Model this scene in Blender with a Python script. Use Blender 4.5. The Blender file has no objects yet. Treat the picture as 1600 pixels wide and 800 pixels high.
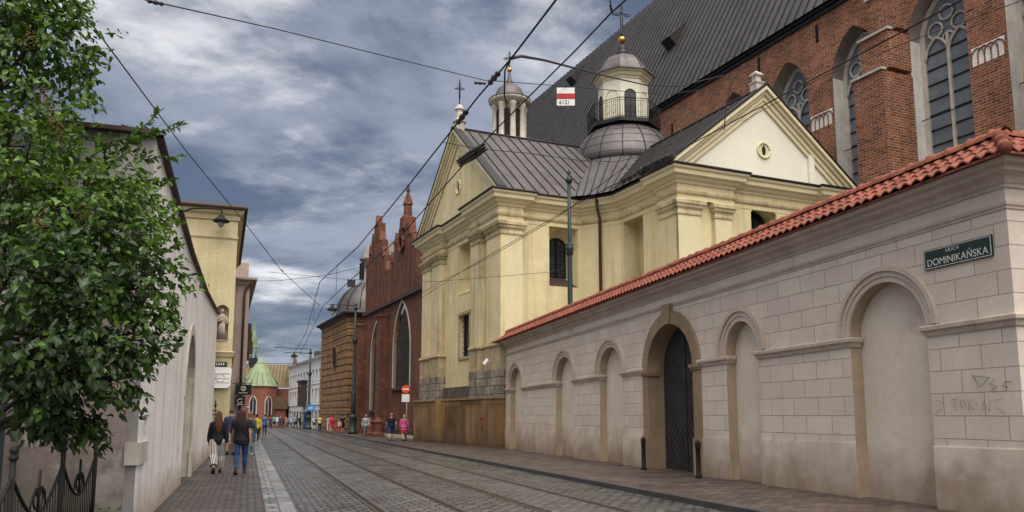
import bpy, bmesh, math, random
from mathutils import Vector, Matrix, noise
random.seed(7)
C = bpy.context.scene.collection
R = math.radians
# ------------------------------------------------------------------ camera model (used to place things on real planes)
F, CX, CY, TH, H = 1225.0, 800.0, 488.0, R(7.44), 1.5
SL = -0.0035                                   # the street falls very gently away from the camera
def g(y): return SL * y
def ray(u, v):
    a, b = (u - CX) / F, (CY - v) / F
    return Vector((a, math.cos(TH) - b * math.sin(TH), math.sin(TH) + b * math.cos(TH)))
def aty(u, v, y):
    d = ray(u, v); return d * (y / d.y) + Vector((0, 0, H))
def atz(u, v, z):
    d = ray(u, v); return d * ((z - H) / d.z) + Vector((0, 0, H))
def onground(u, v):
    d = ray(u, v); return d * (H / (-d.z + SL * d.y)) + Vector((0, 0, H))
# ------------------------------------------------------------------ object helpers
def tag(o, label=None, cat=None, group=None, kind=None):
    if label: o['label'] = label
    if cat: o['category'] = cat
    if group: o['group'] = group
    if kind: o['kind'] = kind
    return o
def thing(name, label, cat, loc=(0, 0, 0), rz=0.0, group=None):
    o = bpy.data.objects.new(name, None); C.objects.link(o)
    o.empty_display_size = .2
    o.location = loc; o.rotation_euler = (0, 0, rz)
    return tag(o, label, cat, group)
def copy_tree(o, parent=None):
    c = o.copy(); C.objects.link(c); c.parent = parent
    for ch in o.children: copy_tree(ch, c)
    return c
class MB:
    def __init__(self): self.v = []; self.f = []; self.m = []; self.s = []; self.T = None; self.shear = 0.0
    def add(self, vs, fs, m=0, smooth=False):
        b = len(self.v); T = self.T
        for p in vs:
            p = Vector(p)
            self.v.append(T @ p if T is not None else p)
        for q in fs:
            self.f.append([b + i for i in q]); self.m.append(m); self.s.append(smooth)
        return self
    def box(self, x0, x1, y0, y1, z0, z1, m=0):
        vs = [(x, y, z) for x in (x0, x1) for y in (y0, y1) for z in (z0, z1)]
        return self.add(vs, [(0, 1, 3, 2), (4, 6, 7, 5), (0, 4, 5, 1), (2, 3, 7, 6), (0, 2, 6, 4), (1, 5, 7, 3)], m)
    def obox(self, c, ax, ay, az, m=0):       # oriented box: centre and three half axes
        c, ax, ay, az = map(Vector, (c, ax, ay, az))
        vs = [c + sx * ax + sy * ay + sz * az for sx in (-1, 1) for sy in (-1, 1) for sz in (-1, 1)]
        return self.add(vs, [(0, 1, 3, 2), (4, 6, 7, 5), (0, 4, 5, 1), (2, 3, 7, 6), (0, 2, 6, 4), (1, 5, 7, 3)], m)
    def prism(self, poly, y0, y1, m=0):       # polygon in x,z pushed from y0 to y1
        n = len(poly)
        vs = [(x, y0, z) for x, z in poly] + [(x, y1, z) for x, z in poly]
        return self.add(vs, [list(range(n)), list(range(2 * n - 1, n - 1, -1))] + [(i, n + i, n + (i + 1) % n, (i + 1) % n) for i in range(n)], m)
    def prism_xy(self, poly, z0, z1, m=0):
        n = len(poly)
        vs = [(x, y, z0) for x, y in poly] + [(x, y, z1) for x, y in poly]
        return self.add(vs, [list(range(n - 1, -1, -1)), list(range(n, 2 * n))] + [(i, (i + 1) % n, n + (i + 1) % n, n + i) for i in range(n)], m)
    def sweep(self, path, prof, closed=False, m=0):   # plan path, profile (out, z) closed polygon; outward = right of travel
        n = len(path); k = len(prof); rings = []
        for i in range(n):
            def seg(a, b):
                dx, dy = b[0] - a[0], b[1] - a[1]; l = math.hypot(dx, dy); return (dy / l, -dx / l)
            ns = []
            if i > 0 or closed: ns.append(seg(path[i - 1], path[i]))
            if i < n - 1 or closed: ns.append(seg(path[i], path[(i + 1) % n]))
            if len(ns) == 1: mx, my = ns[0]
            else:
                d = max(.15, 1 + ns[0][0] * ns[1][0] + ns[0][1] * ns[1][1])
                mx, my = (ns[0][0] + ns[1][0]) / d, (ns[0][1] + ns[1][1]) / d
            rings.append([(path[i][0] + o * mx, path[i][1] + o * my, z) for o, z in prof])
        vs = [p for r in rings for p in r]; fs = []
        for i in range(n if closed else n - 1):
            j = (i + 1) % n
            for q in range(k): fs.append((i * k + q, j * k + q, j * k + (q + 1) % k, i * k + (q + 1) % k))
        if not closed: fs += [list(range(k)), list(range((n - 1) * k + k - 1, (n - 1) * k - 1, -1))]
        return self.add(vs, fs, m)
    def tube(self, pts, r, n=6, m=0, smooth=True, cap=True):
        pts = [Vector(p) for p in pts]; k = len(pts)
        rs = r if isinstance(r, (list, tuple)) else [r] * k
        vs = []; up = None
        for i, p in enumerate(pts):
            t = (pts[min(i + 1, k - 1)] - pts[max(i - 1, 0)])
            t = t.normalized() if t.length > 1e-9 else Vector((0, 0, 1))
            if up is None:
                up = Vector((0, 0, 1)) if abs(t.z) < .9 else Vector((1, 0, 0))
            a = (up - t * up.dot(t)).normalized(); up = a
            b = t.cross(a)
            for j in range(n):
                w = 2 * math.pi * j / n; vs.append(p + (a * math.cos(w) + b * math.sin(w)) * rs[i])
        fs = [(i * n + j, i * n + (j + 1) % n, (i + 1) * n + (j + 1) % n, (i + 1) * n + j) for i in range(k - 1) for j in range(n)]
        if cap: fs += [list(range(n - 1, -1, -1)), list(range((k - 1) * n, k * n))]
        return self.add(vs, fs, m, smooth)
    def etube(self, rings, n=12, m=0):        # rings (centre, rx, ry): section axes follow world x and the bend
        cs = [Vector(r[0]) for r in rings]; k = len(cs); vs = []
        for i, (c, rx, ry) in enumerate(rings):
            t = (cs[min(i + 1, k - 1)] - cs[max(i - 1, 0)]).normalized()
            a = Vector((1, 0, 0)) if abs(t.x) < .9 else Vector((0, 1, 0))
            a = (a - t * a.dot(t)).normalized(); b = t.cross(a)
            for j in range(n):
                w = 2 * math.pi * j / n; vs.append(Vector(c) + a * math.cos(w) * rx + b * math.sin(w) * ry)
        fs = [(i * n + j, i * n + (j + 1) % n, (i + 1) * n + (j + 1) % n, (i + 1) * n + j) for i in range(k - 1) for j in range(n)]
        fs += [list(range(n - 1, -1, -1)), list(range((k - 1) * n, k * n))]
        return self.add(vs, fs, m, True)
    def ball(self, c, rx, ry=None, rz=None, n=10, k=6, m=0):
        ry = ry or rx; rz = rz or rx
        return self.lathe([(math.sin(math.pi * i / k), -math.cos(math.pi * i / k)) for i in range(k + 1)], n, c, m, True, (rx, ry, rz))
    def lathe(self, prof, n=16, c=(0, 0, 0), m=0, smooth=True, sc=(1, 1, 1), phase=0.0, frac=1.0):
        vs = []; k = len(prof)
        for r, z in prof:
            for j in range(n):
                w = 2 * math.pi * j / n * frac + phase
                vs.append((c[0] + max(r, 1e-4) * math.cos(w) * sc[0], c[1] + max(r, 1e-4) * math.sin(w) * sc[1], c[2] + z * sc[2]))
        fs = [(i * n + j, i * n + (j + 1) % n, (i + 1) * n + (j + 1) % n, (i + 1) * n + j) for i in range(k - 1) for j in range(n)]
        fs += [list(range(n - 1, -1, -1)), list(range((k - 1) * n, k * n))]
        return self.add(vs, fs, m, smooth)
    def ring(self, c, rad, t, axis='y', n=20, m=0, w0=0., w1=2 * math.pi):
        pts = []
        for i in range(n + 1):
            w = w0 + (w1 - w0) * i / n
            a, b = rad * math.cos(w), rad * math.sin(w)
            pts.append((c[0] + a, c[1], c[2] + b) if axis == 'y' else ((c[0], c[1] + a, c[2] + b) if axis == 'x' else (c[0] + a, c[1] + b, c[2])))
        return self.tube(pts, t, 5, m)
    def arch(self, pts, w, y0, y1, m=0):      # band of width w following an arch line in x,z, from y0 to y1
        n = len(pts); out = []
        for i in range(n):
            a, b = pts[max(i - 1, 0)], pts[min(i + 1, n - 1)]
            dx, dz = b[0] - a[0], b[1] - a[1]; l = math.hypot(dx, dz) or 1
            out.append((pts[i][0] - dz / l * w, pts[i][1] + dx / l * w))
        vs = []; fs = []
        for (a, b), (c, d) in zip(pts, out): vs += [(a, y0, b), (c, y0, d), (c, y1, d), (a, y1, b)]
        for i in range(n - 1):
            for q in range(4): fs.append((i * 4 + q, i * 4 + (q + 1) % 4, (i + 1) * 4 + (q + 1) % 4, (i + 1) * 4 + q))
        fs += [(0, 1, 2, 3), ((n - 1) * 4 + 3, (n - 1) * 4 + 2, (n - 1) * 4 + 1, (n - 1) * 4)]
        return self.add(vs, fs, m)
    def wall(self, x0, x1, z0, z1, ops=(), m=0, y=0.0):
        """front sheet facing -y with openings; each op: x0,x1,z0,top(points),depth,mr (reveal slot),mb (back slot or None)"""
        X = x0
        for o in sorted(ops, key=lambda o: o['x0']):
            if o['x0'] > X: self.add([(X, y, z0), (o['x0'], y, z0), (o['x0'], y, z1), (X, y, z1)], [(0, 1, 2, 3)], m)
            if o['z0'] > z0: self.add([(o['x0'], y, z0), (o['x1'], y, z0), (o['x1'], y, o['z0']), (o['x0'], y, o['z0'])], [(0, 1, 2, 3)], m)
            t = o['top']
            for a, b in zip(t[:-1], t[1:]):
                if max(a[1], b[1]) < z1 and b[0] - a[0] > 1e-6: self.add([(a[0], y, a[1]), (b[0], y, b[1]), (b[0], y, z1), (a[0], y, z1)], [(0, 1, 2, 3)], m)
            self.hole(o, y)
            X = o['x1']
        if x1 > X: self.add([(X, y, z0), (x1, y, z0), (x1, y, z1), (X, y, z1)], [(0, 1, 2, 3)], m)
        return self
    def hole(self, o, y=0.0):
        d = o.get('depth', .3); c = (o['x0'] + o['x1']) / 2; kx, dz0, kz = o.get('splay', (1, 0, 1))
        def S(p): return (c + (p[0] - c) * kx, o['z0'] + dz0 + (p[1] - o['z0']) * kz)
        loop = [(o['x0'], o['z0'])] + list(o['top']) + [(o['x1'], o['z0'])]
        for i, (a, b) in enumerate(zip(loop, loop[1:] + loop[:1])):
            if math.hypot(a[0] - b[0], a[1] - b[1]) < 1e-6: continue
            q0, q1 = S(a), S(b); arc = min(a[1], b[1]) >= o['top'][0][1] - 1e-6 and a[1] + b[1] > 2 * o['top'][0][1] + 1e-6
            self.add([(a[0], y, a[1]), (q0[0], y + d, q0[1]), (q1[0], y + d, q1[1]), (b[0], y, b[1])], [(0, 1, 2, 3)], o.get('ma', o.get('mr', 0)) if arc else (o['bot'] if 'bot' in o and i == len(loop) - 1 else o.get('mr', 0)))
        if o.get('mb') is not None: self.add([(S(p)[0], y + d, S(p)[1]) for p in loop], [list(range(len(loop)))], o['mb'])
    def face(self, poly, y=0.0, m=0): return self.add([(p[0], y, p[1]) for p in poly], [list(range(len(poly)))], m)
    def build(self, name, mats, parent=None, shade=None, weld=False):
        me = bpy.data.meshes.new(name)
        V = self.v
        if self.shear: V = [Vector((p.x, p.y, p.z + self.shear * p.x)) for p in V]
        me.from_pydata([tuple(p) for p in V], [], self.f)
        if not isinstance(mats, (list, tuple)): mats = [mats]
        for mt in mats: me.materials.append(mt)
        me.polygons.foreach_set('material_index', self.m)
        me.polygons.foreach_set('use_smooth', self.s if shade is None else [shade] * len(self.s))
        uv = me.uv_layers.new(name='UVMap'); co = me.vertices
        for p in me.polygons:
            nx, ny, nz = abs(p.normal.x), abs(p.normal.y), abs(p.normal.z)
            for li in p.loop_indices:
                q = co[me.loops[li].vertex_index].co
                uv.data[li].uv = (q.x, q.y) if nz > .85 else ((q.y, q.z) if nx > ny else (q.x, q.z))
        me.update()
        o = bpy.data.objects.new(name, me); C.objects.link(o)
        if parent: o.parent = parent
        return o
def arch_pts(kind, x0, x1, zs, rise, n=14):
    w = x1 - x0; c = (x0 + x1) / 2; P = []
    for i in range(n + 1):
        t = i / n
        if kind == 'round':
            a = math.pi * (1 - t); P.append((c + w / 2 * math.cos(a), zs + rise * math.sin(a)))
        elif kind == 'seg':
            x = x0 + w * t; P.append((x, zs + rise * (1 - (2 * t - 1) ** 2)))
        elif kind == 'flat': return [(x0, zs), (x1, zs)]
        else:                                  # pointed: two arcs
            rr = (rise * rise + w * w / 4) / w; s = t if t <= .5 else 1 - t
            amax = math.atan2(rise, rr - w / 2) if rr != w / 2 else math.pi / 2
            a = amax * s * 2; dx = rr - rr * math.cos(a); z = zs + rr * math.sin(a)
            P.append(((x0 + dx) if t <= .5 else (x1 - dx), z))
    return P
def op(kind, x0, x1, z0, zs, rise, depth=.3, mr=0, mb=None, n=14):
    return dict(x0=x0, x1=x1, z0=z0, top=arch_pts(kind, x0, x1, zs, rise, n), depth=depth, mr=mr, mb=mb)
def text_mesh(name, s, size, mat, parent, loc, rot=(R(90), 0, 0), extrude=.004, align='CENTER', shear=0, sx=1.0):
    cu = bpy.data.curves.new('t', 'FONT'); cu.body = s; cu.size = size; cu.align_x = align; cu.extrude = extrude; cu.shear = shear
    t = bpy.data.objects.new('t', cu); C.objects.link(t)
    bpy.context.view_layer.update()
    me = bpy.data.meshes.new_from_object(t.evaluated_get(bpy.context.evaluated_depsgraph_get()))
    C.objects.unlink(t); bpy.data.objects.remove(t)
    me.materials.clear(); me.materials.append(mat)
    o = bpy.data.objects.new(name, me); C.objects.link(o); o.parent = parent; o.location = loc; o.rotation_euler = rot; o.scale = (sx, 1, 1)
    return o
ROT90 = Matrix.Rotation(R(90), 4, 'Z')
def facing_x(x, y=0): return Matrix.Translation((x, y, 0)) @ ROT90     # wall helper turned to face +x
def facing_mx(x, y=0): return Matrix.Translation((x, y, 0)) @ Matrix.Rotation(R(-90), 4, 'Z')
# ------------------------------------------------------------------ materials
def lk(nt, a, b): nt.links.new(a, b)
def M(name, col, rough=.8, var=.2, vs=1.5, metal=0., spec=.35, bump=0., bs=25., streak=0., scol=(.03, .028, .025), low=None,
      brick=None, fine=.12, rvar=0., blotch=None, sstretch=(3, 3, .25), coord='Object', stripes=None, blotch2=None):
    mt = bpy.data.materials.new(name); mt.use_nodes = True; nt = mt.node_tree
    bs_ = nt.nodes['Principled BSDF']; N = nt.nodes.new
    bs_.inputs['Metallic'].default_value = metal; bs_.inputs['Specular IOR Level'].default_value = spec
    tc = N('ShaderNodeTexCoord'); oc = tc.outputs[coord]
    def noise_(scale, detail=5, vec=None, rough_=.6):
        n = N('ShaderNodeTexNoise'); n.inputs['Scale'].default_value = scale; n.inputs['Detail'].default_value = detail
        n.inputs['Roughness'].default_value = rough_; lk(nt, vec or oc, n.inputs['Vector']); return n.outputs['Fac']
    def rng(src, a, b, c=0., d=1.):
        r = N('ShaderNodeMapRange'); r.inputs[1].default_value = a; r.inputs[2].default_value = b; r.inputs[3].default_value = c; r.inputs[4].default_value = d
        lk(nt, src, r.inputs[0]); return r.outputs[0]
    def mix(f, a, b, mode='MIX'):
        x = N('ShaderNodeMix'); x.data_type = 'RGBA'; x.blend_type = mode
        if isinstance(f, (int, float)): x.inputs[0].default_value = f
        else: lk(nt, f, x.inputs[0])
        for s, i in ((a, 6), (b, 7)):
            if isinstance(s, tuple): x.inputs[i].default_value = (*s[:3], 1)
            else: lk(nt, s, x.inputs[i])
        return x.outputs[2]
    def mul(a, b):
        x = N('ShaderNodeMath'); x.operation = 'MULTIPLY'
        for s, i in ((a, 0), (b, 1)):
            if isinstance(s, (int, float)): x.inputs[i].default_value = s
            else: lk(nt, s, x.inputs[i])
        return x.outputs[0]
    height = None
    base = tuple(col)
    if stripes:
        c2, freq = stripes
        sx = N('ShaderNodeSeparateXYZ'); lk(nt, oc, sx.inputs[0])
        a = N('ShaderNodeMath'); a.operation = 'MULTIPLY_ADD'; lk(nt, sx.outputs[1], a.inputs[0]); a.inputs[1].default_value = .2; lk(nt, sx.outputs[0], a.inputs[2])
        s = N('ShaderNodeMath'); s.operation = 'SINE'; lk(nt, mul(a.outputs[0], freq), s.inputs[0])
        base = mix(rng(s.outputs[0], -.15, .15), tuple(col), tuple(c2))
    if brick:
        uvv = tc.outputs['UV']
        b = N('ShaderNodeTexBrick'); b.offset = brick.get('off', .5)
        v = uvv
        if brick.get('warp'):
            nz = N('ShaderNodeTexNoise'); nz.inputs['Scale'].default_value = brick.get('wscale', 3.); lk(nt, uvv, nz.inputs['Vector'])
            sub = N('ShaderNodeVectorMath'); sub.operation = 'MULTIPLY_ADD'; lk(nt, nz.outputs['Color'], sub.inputs[0])
            w = brick['warp']; sub.inputs[1].default_value = (w, w, 0); lk(nt, uvv, sub.inputs[2]); v = sub.outputs[0]
        lk(nt, v, b.inputs['Vector'])
        b.inputs['Scale'].default_value = 1.; b.inputs['Brick Width'].default_value = brick['w']; b.inputs['Row Height'].default_value = brick['h']
        b.inputs['Mortar Size'].default_value = brick['ms']; b.inputs['Mortar Smooth'].default_value = brick.get('smooth', .2); b.inputs['Bias'].default_value = brick.get('bias', 0.)
        b.inputs['Color1'].default_value = (*col, 1); b.inputs['Color2'].default_value = (*brick.get('c2', col), 1); b.inputs['Mortar'].default_value = (*brick['mc'], 1)
        base = b.outputs['Color']; height = rng(b.outputs['Fac'], 0, 1, 1, 0)
    n1 = noise_(vs, 6)
    lo, hi = 1 - var, 1 + var
    grey = N('ShaderNodeCombineColor'); f1 = rng(n1, .3, .7, lo, hi)
    for i in range(3): lk(nt, f1, grey.inputs[i])
    base = mix(1., base, grey.outputs[0], 'MULTIPLY')
    if fine:
        f2 = rng(noise_(vs * 14, 4), .3, .7, 1 - fine, 1 + fine); g2 = N('ShaderNodeCombineColor')
        for i in range(3): lk(nt, f2, g2.inputs[i])
        base = mix(1., base, g2.outputs[0], 'MULTIPLY')
    if blotch:                                  # patches of another colour with an outline of their own
        for bl in (blotch, blotch2):
            if not bl: continue
            bc, th, sc_ = bl[:3]; so_ = bl[3] if len(bl) > 3 else .05
            base = mix(rng(noise_(sc_, 7, None, .65), th, th + so_), base, bc)
    if streak:
        mp = N('ShaderNodeMapping'); mp.inputs['Scale'].default_value = sstretch; lk(nt, oc, mp.inputs[0])
        base = mix(mul(rng(noise_(1., 6, mp.outputs[0], .65), .48, .75), streak), base, scol)
    if low:                                     # splash-back dirt with a ragged top edge
        lc, z0, z1, amt = low
        sx = N('ShaderNodeSeparateXYZ'); lk(nt, oc, sx.inputs[0])
        ad = N('ShaderNodeMath'); ad.operation = 'MULTIPLY_ADD'; lk(nt, noise_(1.3, 6), ad.inputs[0]); ad.inputs[1].default_value = -1.6 * (z1 - z0); lk(nt, sx.outputs[2], ad.inputs[2])
        base = mix(rng(ad.outputs[0], z0 - .8 * (z1 - z0), z1 - .8 * (z1 - z0), amt, 0), base, lc)
    lk(nt, base, bs_.inputs['Base Color']) if not isinstance(base, tuple) else None
    if rvar: lk(nt, rng(noise_(vs * 2.3, 5), .35, .65, rough - rvar, rough + rvar), bs_.inputs['Roughness'])
    else: bs_.inputs['Roughness'].default_value = rough
    if bump or height is not None:
        bn = N('ShaderNodeBump'); bn.inputs['Distance'].default_value = 1.
        h = mul(noise_(bs, 6), bump) if bump else None
        if height is not None:
            hh = mul(height, brick.get('depth', .012))
            if h is not None:
                ad = N('ShaderNodeMath'); ad.operation = 'ADD'; lk(nt, h, ad.inputs[0]); lk(nt, hh, ad.inputs[1]); h = ad.outputs[0]
            else: h = hh
        lk(nt, h, bn.inputs['Height']); bn.inputs['Strength'].default_value = 1.
        lk(nt, bn.outputs[0], bs_.inputs['Normal'])
    return mt
X = {}
X['render'] = M('pale_render', (.605, .54, .468), .85, .10, .9, bump=.002, bs=30, fine=.06, blotch=((.50, .415, .36), .55, .8, .12), low=((.19, .125, .07), -.1, 1.1, .78), streak=.10, scol=(.25, .2, .15))
X['ashlar'] = M('pale_ashlar_render', (.605, .54, .468), .85, .08, .9, bump=.002, bs=30, fine=.06, blotch=((.50, .415, .36), .58, .7, .12), low=((.19, .125, .07), -.1, 1.1, .78), streak=.10, scol=(.25, .2, .15),
                brick=dict(w=.80, h=.37, ms=.007, mc=(.30, .25, .21), c2=(.55, .475, .42), smooth=.1, depth=.008))
X['mould'] = M('moulding_render', (.47, .395, .34), .85, .12, 1.2, streak=.35, scol=(.24, .18, .11), bump=.003)
X['impost'] = M('impost_render', (.47, .395, .335), .85, .12, 1.2, streak=.55, scol=(.27, .19, .10), bump=.003)
X['sandstone'] = M('sandstone', (.26, .19, .125), .85, .22, 1.6, streak=.5, scol=(.10, .07, .04), bump=.006, bs=22)
X['tile'] = M('clay_tile', (.225, .064, .038), .75, .5, 4.2, fine=.35, streak=.5, scol=(.10, .05, .04), sstretch=(2, 2, 2))
X['doorwood'] = M('iron_door', (.028, .028, .031), .55, .3, 3, bump=.004)
X['doorstrip'] = M('iron_strip', (.05, .05, .055), .45, .3, 3)
X['iron'] = M('black_iron', (.014, .015, .016), .7, .25, 4, spec=.2)
X['paleblue'] = M('pale_blue_paint', (.14, .18, .22), .6, .15, 4)
X['leadgrey'] = M('lead_grey', (.17, .17, .17), .6, .2, 3)
X['slate'] = M('dark_slate_plate', (.02, .022, .036), .6, .15, 4)
X['irongreen'] = M('green_iron', (.016, .030, .028), .5, .25, 3)
X['yellow'] = M('yellow_render', (.66, .578, .345), .85, .12, .45, streak=.55, scol=(.34, .26, .14), bump=.002, bs=10, fine=.04, blotch=((.71, .65, .45), .56, .55, .08), blotch2=((.36, .28, .155), .60, .8, .25), sstretch=(2.2, 2.2, .14))
X['cream'] = M('cream_render', (.77, .75, .63), .85, .06, .5, streak=.15, scol=(.56, .51, .32), bump=.002, fine=.03, sstretch=(1.5, 1.5, .3))
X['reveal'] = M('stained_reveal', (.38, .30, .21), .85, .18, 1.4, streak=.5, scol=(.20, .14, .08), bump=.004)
X['yellowpale'] = M('pale_yellow_render', (.68, .615, .405), .85, .08, .5, streak=.2, scol=(.44, .37, .22), bump=.002, fine=.04, sstretch=(2.2, 2.2, .2))
X['yellowtrim'] = M('yellow_trim', (.61, .53, .33), .85, .14, .8, streak=.8, scol=(.20, .145, .08), bump=.002, fine=.06, sstretch=(2.5, 2.5, .14), blotch=((.30, .22, .12), .60, 1.1, .2))
X['capital'] = M('weathered_capital', (.40, .33, .20), .85, .22, 2., streak=.7, scol=(.12, .085, .05), bump=.006)
X['plinth'] = M('ochre_plinth', (.25, .155, .07), .85, .4, .7, streak=.7, scol=(.07, .045, .028), bump=.006, low=((.06, .045, .035), -.3, .7, .7),
                brick=dict(w=1.7, h=2.0, ms=.012, mc=(.06, .038, .024), c2=(.13, .08, .04), depth=.01))
X['greystone'] = M('grey_block_stone', (.33, .29, .235), .85, .45, 1.5, streak=.6, scol=(.06, .05, .045), bump=.008,
                   brick=dict(w=.62, h=.42, ms=.02, mc=(.07, .06, .05), c2=(.20, .175, .15), depth=.02))
X['tin'] = M('tin_roof', (.086, .076, .081), .42, .3, .7, metal=.25, streak=.4, scol=(.155, .135, .138), bump=.006, bs=3, rvar=.1)
X['tindark'] = M('dark_tin_roof', (.062, .060, .066), .45, .3, .3, metal=.2, streak=.5, scol=(.12, .105, .11), bump=.008, bs=2, rvar=.1)
X['tinedge'] = M('dark_tin_edge', (.022, .02, .021), .5, .2, 2, metal=.2)
X['brick'] = M('old_brick', (.32, .115, .055), .9, .28, .55, streak=.4, scol=(.055, .03, .025), bump=.006, fine=.3,
               brick=dict(w=.46, h=.15, ms=.022, mc=(.38, .25, .17), c2=(.105, .04, .025), depth=.02, warp=.02, bias=-.05))
X['brickdark'] = M('dark_brick', (.18, .070, .040), .9, .35, .5, streak=.6, scol=(.04, .02, .018), bump=.008, fine=.3,
                   brick=dict(w=.34, h=.14, ms=.016, mc=(.13, .075, .05), c2=(.10, .036, .022), depth=.012))
X['brickfar'] = M('church_brick', (.27, .10, .06), .9, .25, .5, brick=dict(w=.45, h=.2, ms=.02, mc=(.2, .12, .1), c2=(.2, .07, .045)))
X['whitebrick'] = M('whitewashed_reveal', (.86, .83, .79), .9, .14, .7, streak=.25, scol=(.32, .27, .24), brick=dict(w=.34, h=.115, ms=.012, mc=(.70, .66, .62), c2=(.80, .77, .73)))
X['greyplaster'] = M('grey_plaster_arch', (.26, .23, .20), .9, .25, 1.2, streak=.5, scol=(.12, .10, .085))
X['limestone'] = M('limestone', (.50, .46, .40), .85, .2, 2, streak=.5, scol=(.17, .15, .12), bump=.004)
X['glass'] = M('leaded_glass', (.035, .045, .058), .18, .3, 1.2, spec=.6, bump=.01, bs=2.5,
               brick=dict(w=.42, h=.34, ms=.018, mc=(.012, .012, .014), c2=(.055, .068, .082), off=0., depth=.004))
X['glassdark'] = M('dark_glass', (.018, .02, .024), .15, .3, 2, spec=.6)
X['naveglass'] = M('blue_grey_glass', (.15, .178, .21), .3, .25, .7, spec=.5, bump=.01, bs=2, fine=.15)
X['leadglass'] = M('dull_leaded_glass', (.035, .036, .038), .6, .3, 2, spec=.15)
X['dark'] = M('dark_opening', (.012, .011, .011), .9, .2, 2)
X['brickmid'] = M('mid_brick', (.155, .058, .036), .9, .4, 1.2, streak=.7, scol=(.05, .025, .02), bump=.006, fine=.3)
X['rustic'] = M('brown_sandstone_blocks', (.27, .15, .065), .85, .22, .6, streak=.4, scol=(.10, .055, .025), bump=.01, bs=8,
                brick=dict(w=1.15, h=.60, ms=.02, mc=(.08, .045, .02), c2=(.19, .105, .05), depth=.015))
X['whitewash'] = M('lime_washed_wall', (.79, .765, .75), .9, .12, .7, streak=.7, scol=(.36, .325, .305), bump=.012, bs=7, sstretch=(3.2, 3.2, .16),
                   low=((.30, .215, .13), .0, .55, .75), blotch=((.56, .51, .485), .62, .8))
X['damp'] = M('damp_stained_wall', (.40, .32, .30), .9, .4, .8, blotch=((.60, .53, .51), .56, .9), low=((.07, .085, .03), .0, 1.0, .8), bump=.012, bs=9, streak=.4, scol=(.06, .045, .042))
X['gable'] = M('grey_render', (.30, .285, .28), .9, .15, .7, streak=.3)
X['copingtile'] = M('dark_coping', (.05, .03, .028), .7, .3, 4)
X['ochre'] = M('ochre_render', (.52, .455, .275), .85, .12, .7, streak=.3, scol=(.30, .23, .10), bump=.004)
X['ochretrim'] = M('ochre_trim', (.50, .43, .26), .85, .12, 1, streak=.3, scol=(.25, .19, .1))
X['eave'] = M('brown_eaves', (.055, .036, .028), .7, .25, 3)
X['mauve'] = M('mauve_render', (.36, .285, .255), .85, .15, .8, streak=.4, scol=(.14, .10, .09))
X['offwhite'] = M('offwhite_render', (.62, .62, .62), .85, .1, .5, streak=.2, scol=(.4, .4, .4))
X['verdigris'] = M('verdigris_copper', (.19, .245, .14), .6, .3, .5, streak=.6, scol=(.34, .38, .25), sstretch=(2, 2, .3))
X['olive'] = M('rusty_copper_roof', (.125, .095, .04), .6, .45, .35, streak=.9, scol=(.15, .06, .028), sstretch=(1.2, 1.2, .3))
X['gold'] = M('gilt', (.62, .36, .07), .3, .1, 4, metal=.9)
X['white'] = M('white_paint', (.78, .78, .77), .5, .04, 3)
X['red'] = M('red_paint', (.45, .02, .03), .5, .06, 3)
X['orange'] = M('red_sign', (.75, .075, .03), .5, .05, 3)
X['blue'] = M('blue_sign', (.02, .22, .62), .5, .05, 3)
X['signgreen'] = M('green_enamel', (.012, .030, .028), .35, .25, 5)
X['letter'] = M('worn_white_letter', (.55, .57, .52), .5, .15, 8)
X['graf'] = M('black_pen', (.03, .04, .045), .8, .1, 3)
X['grafgrey'] = M('faded_pen', (.20, .185, .175), .8, .1, 3)
X['grafred'] = M('red_spray', (.22, .03, .03), .8, .1, 3)
X['wire'] = M('wire', (.015, .015, .017), .6, .1, 3)
X['porcelain'] = M('insulator', (.03, .028, .028), .4, .2, 5)
X['galv'] = M('galvanised', (.32, .33, .34), .5, .2, 6, metal=.4)
X['bark'] = M('bark', (.045, .035, .028), .9, .35, 5, bump=.02, bs=14)
X['leaf0'] = M('leaf_mid_green', (.068, .132, .018), .5, .35, 3, spec=.45)
X['leaf1'] = M('leaf_bright_green', (.10, .21, .03), .5, .3, 3, spec=.45)
X['leaf2'] = M('leaf_dark_green', (.024, .055, .014), .5, .35, 3, spec=.45)
X['leaf3'] = M('leaf_bluish_green', (.052, .092, .043), .45, .3, 3, spec=.5)
X['seed'] = M('dry_seed_head', (.16, .085, .03), .9, .35, 8)
X['statue'] = M('statue_stone', (.34, .29, .25), .85, .25, 5, streak=.4, bump=.006)
X['bluebox'] = M('blue_painted_metal', (.02, .045, .15), .5, .1, 3)
# street surfaces
X['setts'] = M('granite_setts', (.125, .116, .108), .30, .25, .45, bump=.02, bs=12, fine=.35, rvar=.18, blotch=((.075, .073, .07), .54, .55),
               brick=dict(w=.27, h=.20, ms=.034, mc=(.016, .015, .015), c2=(.06, .059, .058), smooth=.8, depth=.05, warp=.11, wscale=3.2), coord='Object')
X['settsslab'] = M('track_paving', (.135, .126, .119), .30, .25, .6, bump=.018, fine=.35, rvar=.16, blotch=((.09, .087, .084), .56, .6),
                   brick=dict(w=.29, h=.21, ms=.028, mc=(.02, .019, .018), c2=(.085, .083, .082), smooth=.7, depth=.04, warp=.09, wscale=3.))
X['kerbstone'] = M('granite_kerb', (.20, .20, .20), .4, .45, 1.5, bump=.006, fine=.2, rvar=.15,
                   brick=dict(w=.28, h=1.05, ms=.016, mc=(.05, .05, .05), c2=(.11, .11, .112), smooth=.3, depth=.01, off=.0))
X['kerbdark'] = M('dark_granite_kerb', (.05, .05, .052), .5, .25, 1.5, bump=.006, fine=.2)
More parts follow.
